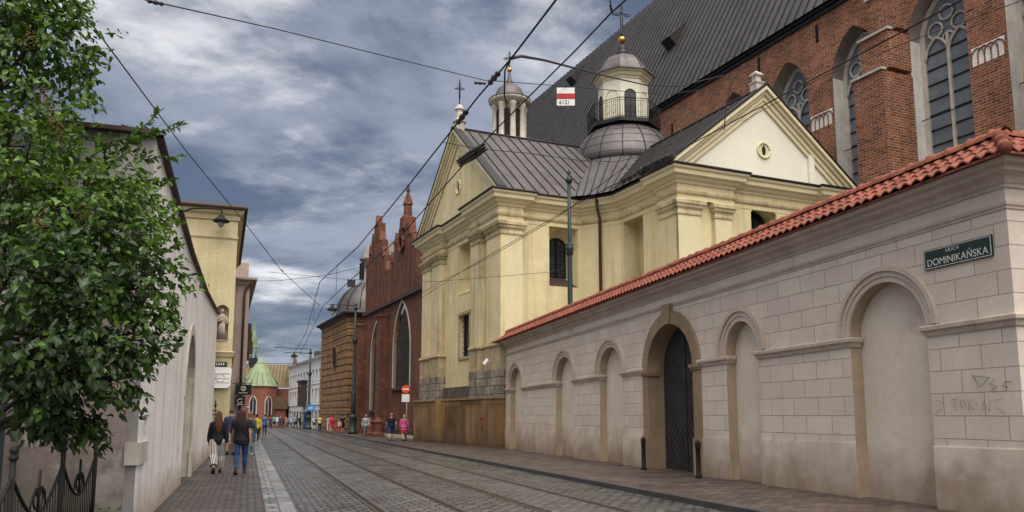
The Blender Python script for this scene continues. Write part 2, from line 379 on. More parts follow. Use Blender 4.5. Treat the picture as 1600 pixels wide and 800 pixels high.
X['gutter'] = M('gutter_setts', (.22, .22, .225), .35, .3, 1.2, bump=.008, rvar=.15, fine=.2,
                brick=dict(w=.24, h=.42, ms=.018, mc=(.04, .04, .04), c2=(.085, .085, .09), smooth=.4, depth=.014))
X['pave_l'] = M('dark_clinker_paving', (.10, .083, .078), .5, .25, .7, bump=.006, fine=.2, rvar=.15,
                brick=dict(w=.25, h=.14, ms=.02, mc=(.02, .018, .017), c2=(.055, .047, .045), smooth=.5, depth=.03, warp=.03))
X['pave_r'] = M('red_clinker_paving', (.115, .082, .070), .5, .35, .6, bump=.006, fine=.2, rvar=.15,
                brick=dict(w=.34, h=.17, ms=.014, mc=(.03, .024, .02), c2=(.05, .042, .040), smooth=.4, depth=.025, warp=.02))
X['rail'] = M('rail_steel', (.085, .065, .048), .4, .3, 2, metal=.5)
X['groove'] = M('rail_groove', (.008, .008, .008), .8, .2, 3)
X['earth'] = M('paved_ground', (.085, .078, .074), .7, .25, .3, bump=.01, bs=6)
for k_, c_ in (('leaf0', (.11, .22, .02)), ('leaf1', (.17, .32, .03)), ('leaf2', (.05, .10, .015)), ('leaf3', (.09, .15, .04))):
    nt = X[k_].node_tree; t_ = nt.nodes.new('ShaderNodeBsdfTranslucent'); t_.inputs[0].default_value = (*c_, 1); m_ = nt.nodes.new('ShaderNodeMixShader'); m_.inputs[0].default_value = .28
    out = nt.nodes['Material Output']; lk(nt, nt.nodes['Principled BSDF'].outputs[0], m_.inputs[1]); lk(nt, t_.outputs[0], m_.inputs[2]); lk(nt, m_.outputs[0], out.inputs[0])
# ================================================================== STREET
SRZ = math.atan2(.3162, .9487); SO = (-3.69, 12.86)
cs, sn = math.cos(SRZ), math.sin(SRZ)
def s2w(x, y): return Vector((SO[0] + x * cs - y * sn, SO[1] + x * sn + y * cs, 0))
def w2s(p): dx, dy = p[0] - SO[0], p[1] - SO[1]; return (dx * cs + dy * sn, -dx * sn + dy * cs)
def sz(x, y): return g(SO[1] + x * sn + y * cs)
def street_obj(mb, name, mats):
    o = mb.build(name, mats); o.location = (SO[0], SO[1], 0); o.rotation_euler = (0, 0, SRZ); return o
def strip(mb, xs, y0, y1, dz, m=0, ny=1):
    """sheet across xs=(x0,x1) following the street slope"""
    x0, x1 = xs
    for i in range(ny):
        a, b = y0 + (y1 - y0) * i / ny, y0 + (y1 - y0) * (i + 1) / ny
        mb.add([(x0, a, sz(x0, a) + dz), (x1, a, sz(x1, a) + dz), (x1, b, sz(x1, b) + dz), (x0, b, sz(x0, b) + dz)], [(0, 1, 2, 3)], m)
def slab(mb, x0, x1, y0, y1, z0, z1, m=0):
    P = [(x0, y0), (x1, y0), (x1, y1), (x0, y1)]
    mb.add([(x, y, sz(x, y) + z0) for x, y in P] + [(x, y, sz(x, y) + z1) for x, y in P],
           [(3, 2, 1, 0), (4, 5, 6, 7), (0, 1, 5, 4), (1, 2, 6, 5), (2, 3, 7, 6), (3, 0, 4, 7)], m)
m = MB(); m.add([(-3000, -600, g(-600) - .16), (3000, -600, g(-600) - .16), (3000, 5000, g(5000) - .16), (-3000, 5000, g(5000) - .16)], [(0, 1, 2, 3)])
tag(m.build('ground', X['earth']), kind='structure')
RD = -.10
m = MB()
strip(m, (.26, 7.3), -60, 230, RD); strip(m, (-25, .26), 105, 230, RD)
tag(street_obj(m, 'road', [X['setts']]), kind='structure')
m = MB()
for a in (1.58, 4.27): strip(m, (a + .10, a + 1.33), -60, 150, RD + .004)
tag(street_obj(m, 'track_paving', [X['settsslab']]), kind='structure')
m = MB(); slab(m, -.24, 0, -60, 105, -.3, -.035); tag(street_obj(m, 'gutter', [X['gutter']]), kind='structure')
m = MB(); slab(m, 0, .26, -60, 105, -.3, -.05); tag(street_obj(m, 'kerb', [X['kerbstone']]), kind='structure')
m = MB(); slab(m, -14, -.24, -60, 105, -.3, 0); tag(street_obj(m, 'pavement', [X['pave_l']]), kind='structure')
m = MB(); slab(m, 7.48, 60, -60, 96, -.3, .0); tag(street_obj(m, 'pavement', [X['pave_r']]), kind='structure')
m = MB()
yy = -60
while yy < 96:
    slab(m, 7.3, 7.478, yy + .006, yy + .994, -.3, .004 + random.uniform(-.004, .004)); yy += 1.0
tag(street_obj(m, 'kerb', [X['kerbdark']]), kind='structure')
railnames = ['worn tram rail nearest the left kerb', 'second tram rail from the left kerb, inner rail of the left track',
             'third tram rail from the left kerb, inner rail of the right track', 'worn tram rail nearest the right kerb']
for a, lab in zip((1.58, 3.01, 4.27, 5.70), railnames):
    inner = 1 if a in (1.58, 4.27) else -1
    root = thing('tram_rail', lab, 'tram rail', (SO[0], SO[1], 0), SRZ, 'tram rails set in the cobbles')
    m = MB(); slab(m, a - .035, a + .035, -60, 150, RD - .05, RD + .012)
    q = a + inner * .12; slab(m, q - .014, q + .014, -60, 150, RD - .05, RD + .010); m.build('rail_head', X['rail'], root)
    m = MB(); q0, q1 = sorted((a + inner * .036, a + inner * .105)); strip(m, (q0, q1), -60, 150, RD + .0065); m.build('groove', X['groove'], root)
# ================================================================== RIGHT WALL
WRZ = math.atan2(-.9607, .2776)
W = thing('garden_wall', 'long pale rendered wall with blind arches and a red tiled coping along the right pavement', 'wall', (6.6, 15, 0), WRZ)
K = .009
def wb(): q = MB(); q.shear = K; return q
arches = [(-.15, 1.75, .93, .29), (-4.62, -3.25, .80, .34), (-12.82, -10.9, .90, .30), (-17.4, -15.4, .93, .30), (-24.1, -22.1, .95, .28)]
door = (-8.92, -6.22, 1.25)
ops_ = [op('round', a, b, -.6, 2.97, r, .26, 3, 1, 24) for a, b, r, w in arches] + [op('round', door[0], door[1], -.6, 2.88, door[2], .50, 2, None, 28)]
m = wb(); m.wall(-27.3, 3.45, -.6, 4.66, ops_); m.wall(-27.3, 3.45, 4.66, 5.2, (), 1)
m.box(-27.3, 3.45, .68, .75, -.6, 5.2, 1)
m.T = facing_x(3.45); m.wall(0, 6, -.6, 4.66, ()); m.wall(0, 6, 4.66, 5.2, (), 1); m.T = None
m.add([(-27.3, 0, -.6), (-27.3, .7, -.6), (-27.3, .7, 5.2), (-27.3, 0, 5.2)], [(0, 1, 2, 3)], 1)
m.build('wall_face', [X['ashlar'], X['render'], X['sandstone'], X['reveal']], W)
path = [(-27.3, 0), (3.45, 0), (3.45, 6)]
spans = []; xx = -27.3
for a, b in sorted([(a, b) for a, b, _, _ in arches] + [(door[0] - .36, door[1] + .36)]): spans.append((xx, a)); xx = b
spans.append((xx, 3.45))
m = wb()
for a, b in spans[:-1]: m.box(a + .002, b - .002, -.035, -.002, -.6, .97)
m.sweep([(spans[-1][0] + .002, 0), (3.45, 0), (3.45, 6)], [(.002, -.6), (.035, -.6), (.035, .95), (.03, .97), (.002, .97)])
m.build('plinth', X['render'], W)
ip = [(0, 2.80), (.03, 2.80), (.045, 2.85), (.05, 2.87), (.09, 2.90), (.095, 2.96), (.075, 2.985), (0, 2.99)]
for i, (a, b) in enumerate(spans):
    m = wb()
    last = i == len(spans) - 1
    pth = [(a, .22), (a, 0), (b, 0)] + ([(3.45, 6)] if last else [(b, .22)])
    if a < -27: pth = pth[1:]
    m.sweep(pth, ip); m.build('impost_moulding', X['impost'], W)
for a, b, r, w in arches:
    m = wb(); c = (a + b) / 2; hw = (b - a) / 2
    def ap(o): return arch_pts('round', a - o, b + o, 2.995, r + o - .025, 28)
    m.arch(ap(.004), w * .36, -.030, -.001); m.arch(ap(w * .36), w * .34, -.05, -.001); m.arch(ap(w * .70), w * .3, -.085, -.001)
    m.build('archivolt', X['mould'], W)
m = wb(); m.sweep(path, [(0, 4.60), (.02, 4.60), (.025, 4.63), (.05, 4.66), (.05, 4.71), (0, 4.72)]); m.build('string_course', X['mould'], W)
m = wb(); m.sweep(path, [(0, 4.93), (.03, 4.93), (.04, 4.98), (.07, 5.0), (.12, 5.08), (.24, 5.13), (.26, 5.2), (.36, 5.22), (.38, 5.29), (0, 5.30)]); m.build('cornice', X['mould'], W)
# clay pantile coping: real rolls and courses
def pantiles(mb, x0, x1, per=.235, rows=3, clip=None):
    eave, ridge, zl, zh = -.47, .12, 5.31, 5.77
    n = int((x1 - x0) / per * 6); dy = (ridge - eave) / rows; dzr = (zh - zl) / rows
    for r in range(rows):
        y0, y1 = eave + dy * r - .02, eave + dy * (r + 1) + .03
        a0 = zl + dzr * r + .028; a1 = zl + dzr * (r + 1) + .02
        vs = []; fs = []
        for i in range(n + 1):
            x = x0 + (x1 - x0) * i / n; t = (x / per) % 1.0
            tile = int(math.floor(x / per)); rnd = ((tile * 7919 + r * 104729) % 97) / 97 - .5
            h = (.5 - .5 * math.cos(2 * math.pi * t)) ** .8 * .06
            j = rnd * .012
            lim = clip(x) if clip else 9
            ya, yb = min(y0 + j, lim), min(y1, lim); sl = (a1 - a0) / (y1 - y0)
            za, zb = a0 + (ya - y0 - j) * sl, a1 + (yb - y1) * sl
            vs += [(x, ya, za + h - .028), (x, ya, za + h), (x, yb, zb + h)]
        for i in range(n):
            b = i * 3; fs += [(b, b + 3, b + 4, b + 1), (b + 1, b + 4, b + 5, b + 2)]
        mb.add(vs, fs, 0, False)
    q0, q1 = (x0, 3.31) if x0 < -1 else (.14, x1); mb.add([(q0, .14, 5.78), (q1, .14, 5.78), (q1, .8, 5.28), (q0, .8, 5.28)], [(0, 1, 2, 3)])
    mb.box(x0, x1, -.44, .7, 5.285, 5.32)
def ridge_tiles(mb, x0, x1, L=.42, taper=True):
    x = x0; k = 0
    while x < x1 - .05:
        e = min(x + L + .03, x1); rz = .012 * ((k * 37 % 11) / 11 - .5); vs = []; N = 8
        for xx, rr in ((x, .125), (x + .05, .16), (x + .08, .14), (e, .125)):
            for j in range(N + 1):
                w = math.pi * j / N; vs.append((xx, .14 + rr * math.cos(w) * 1.05, 5.79 + rz + rr * math.sin(w)))
        fs = [(i * (N + 1) + j, i * (N + 1) + j + 1, (i + 1) * (N + 1) + j + 1, (i + 1) * (N + 1) + j) for i in range(3) for j in range(N)]
        mb.add(vs, fs, 0, True); x += L; k += 1
cp = wb(); pantiles(cp, -27.9, 3.92, clip=lambda x: 3.45 - x); ridge_tiles(cp, -27.9, 3.45)
cp.T = Matrix.Translation((3.45, 0, 0)) @ ROT90; pantiles(cp, -.47, 6, clip=lambda x: x); ridge_tiles(cp, .12, 6); cp.T = None
for (a_, b_, r_) in (((3.26, .19, 5.80), (3.50, -.05, 5.70), .105), ((3.47, -.02, 5.69), (3.74, -.29, 5.52), .098), ((3.71, -.26, 5.52), (3.97, -.52, 5.33), .092)):
    A_, B_ = Vector(a_), Vector(b_); cp.tube([A_, A_.lerp(B_, .8), A_.lerp(B_, .83), B_], [r_ * .86, r_ * .95, r_ * 1.12, r_ * 1.1], 10)
cp.build('tiled_coping', X['tile'], W)
# gate
m = wb()
m.arch(arch_pts('round', door[0], door[1], 2.88, door[2], 30), .37, -.07, .02)
ap_ = (door[0] + door[1]) / 2
for a, b in ((door[0] - .36, door[0]), (door[1], door[1] + .36)):
    m.box(a, b, -.06, .02, -.6, 2.74)
    m.box(a - .02, b + .02, -.10, .02, -.6, .95)
m.build('stone_surround', X['sandstone'], W)
m = wb(); m.prism([(ap_ - .17, 4.12), (ap_ + .17, 4.12), (ap_ + .26, 4.70), (ap_ - .26, 4.70)], -.13, .02); m.build('keystone', X['sandstone'], W)
m = wb()
for a, b in ((door[0] - .36, door[0] + .05), (door[1] - .05, door[1] + .36)):
    m.box(a - .03, b + .02, -.10, .30, 2.74, 2.80); m.box(a - .05, b + .03, -.13, .30, 2.80, 2.89)
m.build('surround_impost', X['sandstone'], W)
m = wb(); dp = [(door[0], -.1)] + arch_pts('round', door[0], door[1], 2.88, door[2], 30) + [(door[1], -.1)]
m.face(dp, .48); m.box(ap_ - .03, ap_ + .03, .44, .48, -.1, 4.1)
D_ = m.build('door', X['doorwood'], W)
m = wb()
for sgn in (1, -1):
    for i in range(-16, 34):
        z0 = i * .24
        P = []
        for t in range(25):
            x = door[0] + 2.7 * t / 24; z = z0 + sgn * (x - ap_) * 1.0 + 1.0
            lim = 2.88 + door[2] * math.sqrt(max(0, 1 - ((x - ap_) / 1.35) ** 2)) - .06
            if -.05 < z < lim: P.append((x, z))
        if len(P) > 1:
            (a, b), (c, d) = P[0], P[-1]; l = math.hypot(c - a, d - b); nx, nz = -(d - b) / l * .016, (c - a) / l * .016
            m.add([(a - nx, .465, b - nz), (c - nx, .465, d - nz), (c + nx, .465, d + nz), (a + nx, .465, b + nz)], [(0, 1, 2, 3)])
            m.add([(a - nx, .465, b - nz), (c - nx, .465, d - nz), (c - nx, .478, d - nz), (a - nx, .478, b - nz)], [(0, 1, 2, 3)])
m.build('iron_lattice', X['doorstrip'], D_)
m = wb(); m.box(-26.35, -25.3, -.03, -.002, 1.2, 2.0); q = m.build('meter_hatch', X['galv'], W)
m = wb(); m.box(door[0] - .6, door[1] + .6, -.32, .6, -.3, -.02); m.build('threshold', X['sandstone'], W)
# street name plate (flat enamel plate screwed on the wall)
def on_wall(s, z, y=-.02):
    p = Matrix.Translation((6.6, 15, 0)) @ Matrix.Rotation(WRZ, 4, 'Z') @ Vector((-s, y, z)); return p
P = thing('street_sign', 'dark green enamel street name plate with raised letters near the wall corner', 'street sign', on_wall(-2.5, 4.115), WRZ)
m = MB(); m.box(-.68, .68, -.012, .016, -.17, .17); q = m.build('plate', X['signgreen'], P)
m = MB()
for a, b, c, d in ((-.665, .665, .145, .157), (-.665, .665, -.157, -.145), (-.665, -.653, -.15, .15), (.653, .665, -.15, .15)): m.box(a, b, -.017, -.013, c, d)
m.build('border', X['letter'], P)
text_mesh('lettering', 'ULICA', .085, X['letter'], P, (-.08, -.014, .068), shear=.25, sx=1.15)
text_mesh('lettering', 'DOMINIKAŃSKA', .168, X['letter'], P, (0, -.014, -.118), sx=.97)
for i_, c_ in enumerate(P.children): pass
# pen graffiti (strokes a couple of millimetres proud of the wall)
def scribble(name, label, strokes, mat, loc, rz, r=.0045):
    m = MB()
    for s in strokes: m.tube([(x, 0, z) for x, z in s], r, 4)
    o = m.build(name, mat); o.location = loc; o.rotation_euler = (0, 0, rz); return tag(o, label, 'graffiti')
scribble('graffiti_tag', 'thin black scrawled tag DSC near the right wall corner', [
    [(-.33, .16), (-.20, -.04), (-.02, .10), (-.30, .14)], [(.08, .08), (-.02, .0), (.10, -.04), (.0, -.10)], [(.36, .02), (.24, .03), (.20, -.03), (.30, -.06)]], X['graf'], on_wall(-2.95, 1.97), WRZ)
scribble('graffiti_tag', 'faint rounded black tag TOKEN with side strokes below the other scrawl', [
    [(-.38, .12), (-.24, .14)], [(-.31, .13), (-.30, -.06)], [(-.20, .1), (-.12, .12), (-.1, .02), (-.18, 0), (-.2, .1)], [(-.05, .14), (-.04, -.06)], [(.04, .12), (-.03, .04), (.06, -.05)],
    [(.1, .1), (.12, .02), (.2, .0), (.2, .1)], [(.22, -.06), (.24, .1), (.34, -.06), (.36, .1)], [(-.7, .12), (-.55, .08)], [(-.72, -.1), (-.56, 0)], [(.45, .1), (.6, .12)], [(.46, .0), (.62, -.1)]], X['grafgrey'], on_wall(-2.55, 1.62), WRZ, .0032)
# gate bollards
def bollard():
    t = thing('bollard', '', 'bollard')
    m = MB(); m.lathe([(.085, 0), (.085, .06), (.065, .08), (.062, .74), (.08, .76), (.08, .80)], 14); m.build('post', X['iron'], t)
    m = MB(); m.lathe([(.045, .80), (.078, .82), (.07, .89), (.03, .93), (0, .935)], 14); m.build('cap', X['iron'], t)
    return t
b0 = bollard(); b1 = copy_tree(b0)
for b, (u, v), lab in ((b0, (1006, 734), 'black iron bollard in front of the left jamb of the gate'), (b1, (1092, 747), 'black iron bollard in front of the right jamb of the gate')):
    b.location = onground(u, v); b['label'] = lab; b['group'] = 'bollards beside the gate'
# ================================================================== LEFT WALL
LRZ = math.atan2(.9487, -.3168)
LO = (-5.84, 13.13, 0)
L = thing('whitewashed_wall', 'tall lime washed wall with a dark coping and a pointed niche beside the left pavement', 'wall', LO, LRZ)
def left_pt(s, y, z): return Matrix.Translation(LO) @ Matrix.Rotation(LRZ, 4, 'Z') @ Vector((s, y, z))
top = [(-2.72, 5.36), (.6, 5.22), (4.4, 5.10), (10.7, 5.18), (15, 5.4), (20.5, 5.68)]
m = MB()
niche = op('pointed', 5.1, 7.7, -.5, 2.2, 1.25, .6, 1, 1, 16)
slot = op('flat', -2.12, -1.55, 1.12, 1.50, 0, .22, 0, 0)
m.wall(-2.72, 20.5, -.6, 5.0, [niche, slot])
for (a, b), (c, d) in zip(top[:-1], top[1:]): m.add([(a, 0, 5.0), (c, 0, 5.0), (c, 0, d), (a, 0, b)], [(0, 1, 2, 3)])
m.add([(-2.72, 0, -.6), (-2.72, 0, 5.36), (-2.72, .13, 5.36), (-2.72, .13, -.6)], [(0, 1, 2, 3)], 2)
m.add([(20.5, 0, -.6), (20.5, 0, 5.68), (20.5, .6, 5.68), (20.5, .6, -.6)], [(0, 1, 2, 3)], 0)
m.build('wall_face', [X['whitewash'], X['limestone'], X['gable']], L)
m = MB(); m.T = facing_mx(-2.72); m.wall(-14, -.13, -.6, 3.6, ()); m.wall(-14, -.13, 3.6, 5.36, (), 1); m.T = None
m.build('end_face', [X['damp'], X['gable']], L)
m = MB(); m.arch(arch_pts('pointed', 5.1, 7.7, 2.2, 1.25, 16), .24, -.03, .02)
m.box(7.7, 7.94, -.03, .02, -.4, 2.35); m.box(4.86, 5.1, -.03, .02, 1.9, 2.35); m.box(7.64, 8.05, -.06, .02, -.4, .62)
m.build('niche_surround', X['limestone'], L)
m = MB(); m.box(5.1, 7.7, .30, .44, -.4, 1.75); m.build('niche_infill', X['gable'], L)
m = MB(); m.box(-2.78, -1.85, -.04, .14, .84, 1.13); m.build('corner_corbel', X['limestone'], L)
m = MB()
for (a, b), (c, d) in zip(top[:-1], top[1:]):
    m.add([(a, -.10, b - .02), (c, -.10, d - .02), (c, -.10, d + .03), (a, -.10, b + .03), (a, .45, b + .12), (c, .45, d + .12), (c, .0, d - .02), (a, 0, b - .02)],
          [(0, 1, 2, 3), (3, 2, 5, 4), (0, 7, 6, 1), (7, 4, 5, 6)])
m.box(-2.84, -2.72, -.06, 14, 5.36, 5.42); m.box(-2.72, 20.4, .45, 14, 5.2, 5.40)
m.build('coping', X['copingtile'], L)
# wrought iron fence that carries on the wall line towards the camera
Fz = thing('iron_fence', 'black wrought iron fence with ball topped posts below the leafy tree', 'fence', left_pt(-2.9, .45, g(10)), LRZ)
for i in range(4):
    m = MB(); x = -.03 - i * 1.9; m.tube([(x, 0, -.1), (x, 0, 1.18)], .025, 8); m.lathe([(.02, 0), (.042, .02), (.036, .04), (.02, .06), (.036, .08), (.036, .10), (.015, .13)], 8, (x, 0, 1.15))
    m.build('post', X['iron'], Fz)
for i in range(3):
    x0 = -.03 - i * 1.9; m = MB()
    sw = [(x0 - 1.9 * t / 16, 0, 1.02 - .40 * math.sin(math.pi * t / 16)) for t in range(17)]
    m.tube(sw, .016, 6)
    m.tube([(x0, 0, .12), (x0 - 1.9, 0, .12)], .02, 5)
    for t in range(1, 18):
        f = t / 18; zt = 1.02 - .40 * math.sin(math.pi * f)
        m.tube([(x0 - 1.9 * f + .06, 0, .05), (x0 - 1.9 * f - .06, 0, zt)], .0065, 4)
    cx = x0 - .95
    m.tube([(cx, 0, .62), (cx, 0, 1.02)], .014, 5)
    for sg in (1, -1):
        m.tube([(cx + sg * (.02 + .16 * math.sin(w)), 0, .66 + .10 * (1 - math.cos(w))) for w in [i_ * math.pi / 8 for i_ in range(9)]], .010, 5)
        m.tube([(cx + sg * .30, 0, .66), (cx + sg * .24, 0, .80), (cx + sg * .12, 0, .86), (cx + sg * .05, 0, .78)], .010, 5)
    m.build('railing_panel', X['iron'], Fz)
# ================================================================== YELLOW CHAPEL  (local x = towards the camera along the street, y = away from the street)
CRZ = math.atan2(-.9122, .4096); COR = (-.79, 39.03, 0)
def ch_pt(a, e, z): return Matrix.Translation(COR) @ Matrix.Rotation(CRZ, 4, 'Z') @ Vector((-a, e, z))
K1 = thing('yellow_chapel', 'pale yellow baroque chapel with two gables and a dark ribbed dome behind the garden wall', 'chapel', COR, CRZ)
FX = -12.6           # far end of the street front
EV = 12.80
# --- walls
m = MB()
m.T = Matrix.Translation((0, .4, 0))
m.wall(FX, 0, 2.0, 7.8, [op('flat', -6.35, -4.75, 4.75, 7.15, 0, .35, 0, None)])
m.wall(FX, 0, 7.8, 12.9, [dict(op('seg', -6.6, -4.75, 8.4, 11.35, .45, .75, 0, 0), splay=(.95, .5, .86))])
m.T = facing_x(0); m.wall(.4, 4.9, -.5, 12.9, [dict(op('seg', 3.0, 4.72, 8.15, 11.35, .45, .9, 0, 0), splay=(.72, .55, .62), bot=1)])
m.T = Matrix.Translation((0, 6.15, 0)); m.wall(1.95, 7.0, -.5, 12.9, [dict(op('seg', 2.25, 4.05, 8.15, 11.3, .4, .95, 0, 0), splay=(.9, .4, .85), bot=1)])
m.T = facing_x(7.0); m.wall(6.15, 16.5, -.5, 12.9, [op('seg', 10.35, 11.95, 8.6, 11.2, .4, .9, 0, None)])
m.T = None
m.add([(0, 4.9, -.5), (1.95, 6.15, -.5), (1.95, 6.15, 12.9), (0, 4.9, 12.9)], [(0, 1, 2, 3)])
m.add([(FX, .4, -.5), (FX, 8, -.5), (FX, 8, 12.9), (FX, .4, 12.9)], [(0, 1, 2, 3)])
m.add([(7, 16.5, -.5), (-4, 16.5, -.5), (-4, 16.5, 12.9), (7, 16.5, 12.9)], [(0, 1, 2, 3)])
m.build('wall', [X['yellow'], X['eave']], K1)
# --- windows
def grille_window(parent, tr, x0, x1, z0, zs, rise, y, nx, nz, kind='seg', fr=.07):
    m = MB(); m.T = tr; pts = [(x0, z0)] + arch_pts(kind, x0, x1, zs, rise, 10) + [(x1, z0)]
    m.face(pts, y); w = m.build('window', X['glass'], parent)
    m = MB(); m.T = tr; m.arch(pts, -fr, y - .07, y - .004); m.box(x0, x1, y - .07, y - .004, z0, z0 + fr)
    c = (x0 + x1) / 2; m.box(c - .03, c + .03, y - .055, y - .006, z0, zs + rise - .02); m.build('frame', X['iron'], w)
    m = MB(); m.T = tr
    for i in range(1, nx): xx = x0 + (x1 - x0) * i / nx; t = 1 - (2 * i / nx - 1) ** 2; m.box(xx - .014, xx + .014, y - .16, y - .13, z0, zs + rise * t * .95)
    for i in range(1, nz): zz = z0 + (zs - z0) * i / nz; m.box(x0, x1, y - .17, y - .14, zz - .014, zz + .014)
    m.build('grille', X['iron'], w); return w
grille_window(K1, Matrix.Translation((0, .4, 0)), -6.35, -4.75, 4.75, 7.15, 0, .35, 5, 8, 'flat')
grille_window(K1, facing_x(0), 3.28, 4.42, 8.75, 10.65, .28, .88, 6, 8)
grille_window(K1, facing_x(7.0), 10.5, 11.8, 8.6, 10.9, .4, .88, 6, 8)
m = MB(); m.T = Matrix.Translation((0, .4, 0)); m.box(-6.5, -4.6, -.07, .3, 4.60, 4.75); m.box(-6.5, -6.35, -.04, .02, 4.75, 7.15); m.box(-4.75, -4.6, -.04, .02, 4.75, 7.15); m.box(-6.55, -4.55, -.07, .02, 7.15, 7.32)
m.build('window_surround', X['capital'], K1)
for tr, a, b, z in ((Matrix.Translation((0, 6.15, 0)), 2.25, 4.05, 8.15), (Matrix.Translation((0, .4, 0)), -6.6, -4.75, 8.4)):
    m = MB(); m.T = tr; m.add([(a, -.02, z + .01), (b, -.02, z + .01), (b, .7, z + .42), (a, .7, z + .42), (a, -.02, z - .05), (b, -.02, z - .05)], [(0, 1, 2, 3), (4, 5, 1, 0)])
    m.build('sloped_sill', X['tinedge'] if tr is not None and z < 8.3 else X['yellowtrim'], K1)
# --- pilasters
def pilaster(tr, x0, x1, dep, mat_shaft, base=True, wrap=(True, True)):
    root_m = MB(); root_m.T = tr
    root_m.box(x0, x1, -dep, -.002, 4.25 if base else -.5, 10.75)
    p = root_m.build('pilaster', mat_shaft, K1)
    c = MB(); c.T = tr
    pth = [(x0, -.002), (x0, -dep), (x1, -dep), (x1, -.002)]
    c.sweep(pth, [(0, 10.60), (.05, 10.62), (.06, 10.72), (.03, 10.76), (.03, 10.86), (.12, 10.95), (.14, 11.06), (.20, 11.10), (.22, 11.26), (.18, 11.30), (0, 11.32)])
    c.box(x0, x1, -dep, -.002, 10.751, 11.318); c.build('capital', X['capital'] if base else X['yellowtrim'], p)
    if base:
        c = MB(); c.T = tr
        c.box(x0 - .08, x1 + .08, -dep - .08, -.002, 2.402, 3.75, 0); c.build('pedestal', X['greystone'], p)
        c = MB(); c.T = tr; c.box(x0 - .07, x1 + .07, -dep - .07, -.002, 3.752, 4.9); c.sweep([(x0 - .07, -.002), (x0 - .07, -dep - .07), (x1 + .07, -dep - .07), (x1 + .07, -.002)], [(0, 4.9), (.07, 4.92), (.08, 5.0), (.03, 5.06), (.02, 5.12), (0, 5.13)])
        c.box(x0 - .069, x1 + .069, -dep - .069, -.002, 4.901, 5.129)
        c.build('pedestal_cap', X['capital'], p)
    return p
TF = Matrix.Translation((0, .4, 0))
pilaster(TF, -1.62, .25, .28, X['yellow']); pilaster(TF, -3.35, -2.25, .45, X['yellowtrim'])
pilaster(TF, -10.2, -8.75, .42, X['yellowtrim']); pilaster(TF, -12.6, -11.1, .30, X['yellow'])
m = MB(); m.box(.002, .25, .4, 1.35, -.5, 10.75); p = m.build('pilaster', X['yellowpale'], K1)
m = MB(); m.sweep([(.25, .39), (.25, 1.35), (.0, 1.35)], [(0, 10.60), (.05, 10.62), (.06, 10.72), (.03, 10.76), (.03, 10.86), (.12, 10.95), (.14, 11.06), (.20, 11.10), (.22, 11.26), (.18, 11.30), (0, 11.32)]); m.build('capital', X['yellowtrim'], p)
pilaster(Matrix.Translation((0, 6.15, 0)), 5.75, 7.2, .22, X['yellow'], False)
T2 = facing_x(7.0)
pilaster(T2, 5.93, 7.2, .22, X['yellowpale'], False); pilaster(T2, 8.05, 9.0, .2, X['yellowpale'], False); pilaster(T2, 15.0, 16.5, .2, X['yellowpale'], False)
# --- entablature, breaking forward over the pilasters
ent = [(FX - .0, 8), (FX - .0, .1), (-8.6, .1), (-8.6, .38), (-3.5, .38), (-3.5, .0), (.27, .0), (.27, 1.4), (.02, 1.4), (.02, 4.9), (1.95, 6.13), (5.6, 6.13), (5.6, 5.9), (7.25, 5.9), (7.25, 9.15), (7.02, 9.15), (7.02, 14.8), (7.25, 14.8), (7.25, 16.5)]
m = MB(); m.sweep(ent, [(0, 11.55), (.05, 11.57), (.09, 11.62), (.12, 11.72), (.12, 11.76), (0, 11.77)]); m.build('architrave', X['yellowtrim'], K1)
m = MB(); m.sweep(ent, [(-.2, 11.33), (.0, 11.33), (.0, 12.2), (-.2, 12.2)]); m.build('frieze', X['yellow'], K1)
m = MB(); m.sweep(ent, [(0, 12.05), (.06, 12.06), (.10, 12.16), (.22, 12.24), (.26, 12.34), (.42, 12.40), (.44, 12.58), (.52, 12.64), (.55, 12.74), (0, 12.76)]); m.build('cornice', X['yellowpale'], K1)
m = MB(); m.sweep(ent, [(0, 12.762), (.60, 12.762), (.62, 12.80), (.60, 12.86), (0, 12.92)]); m.build('gutter', X['tinedge'], K1)
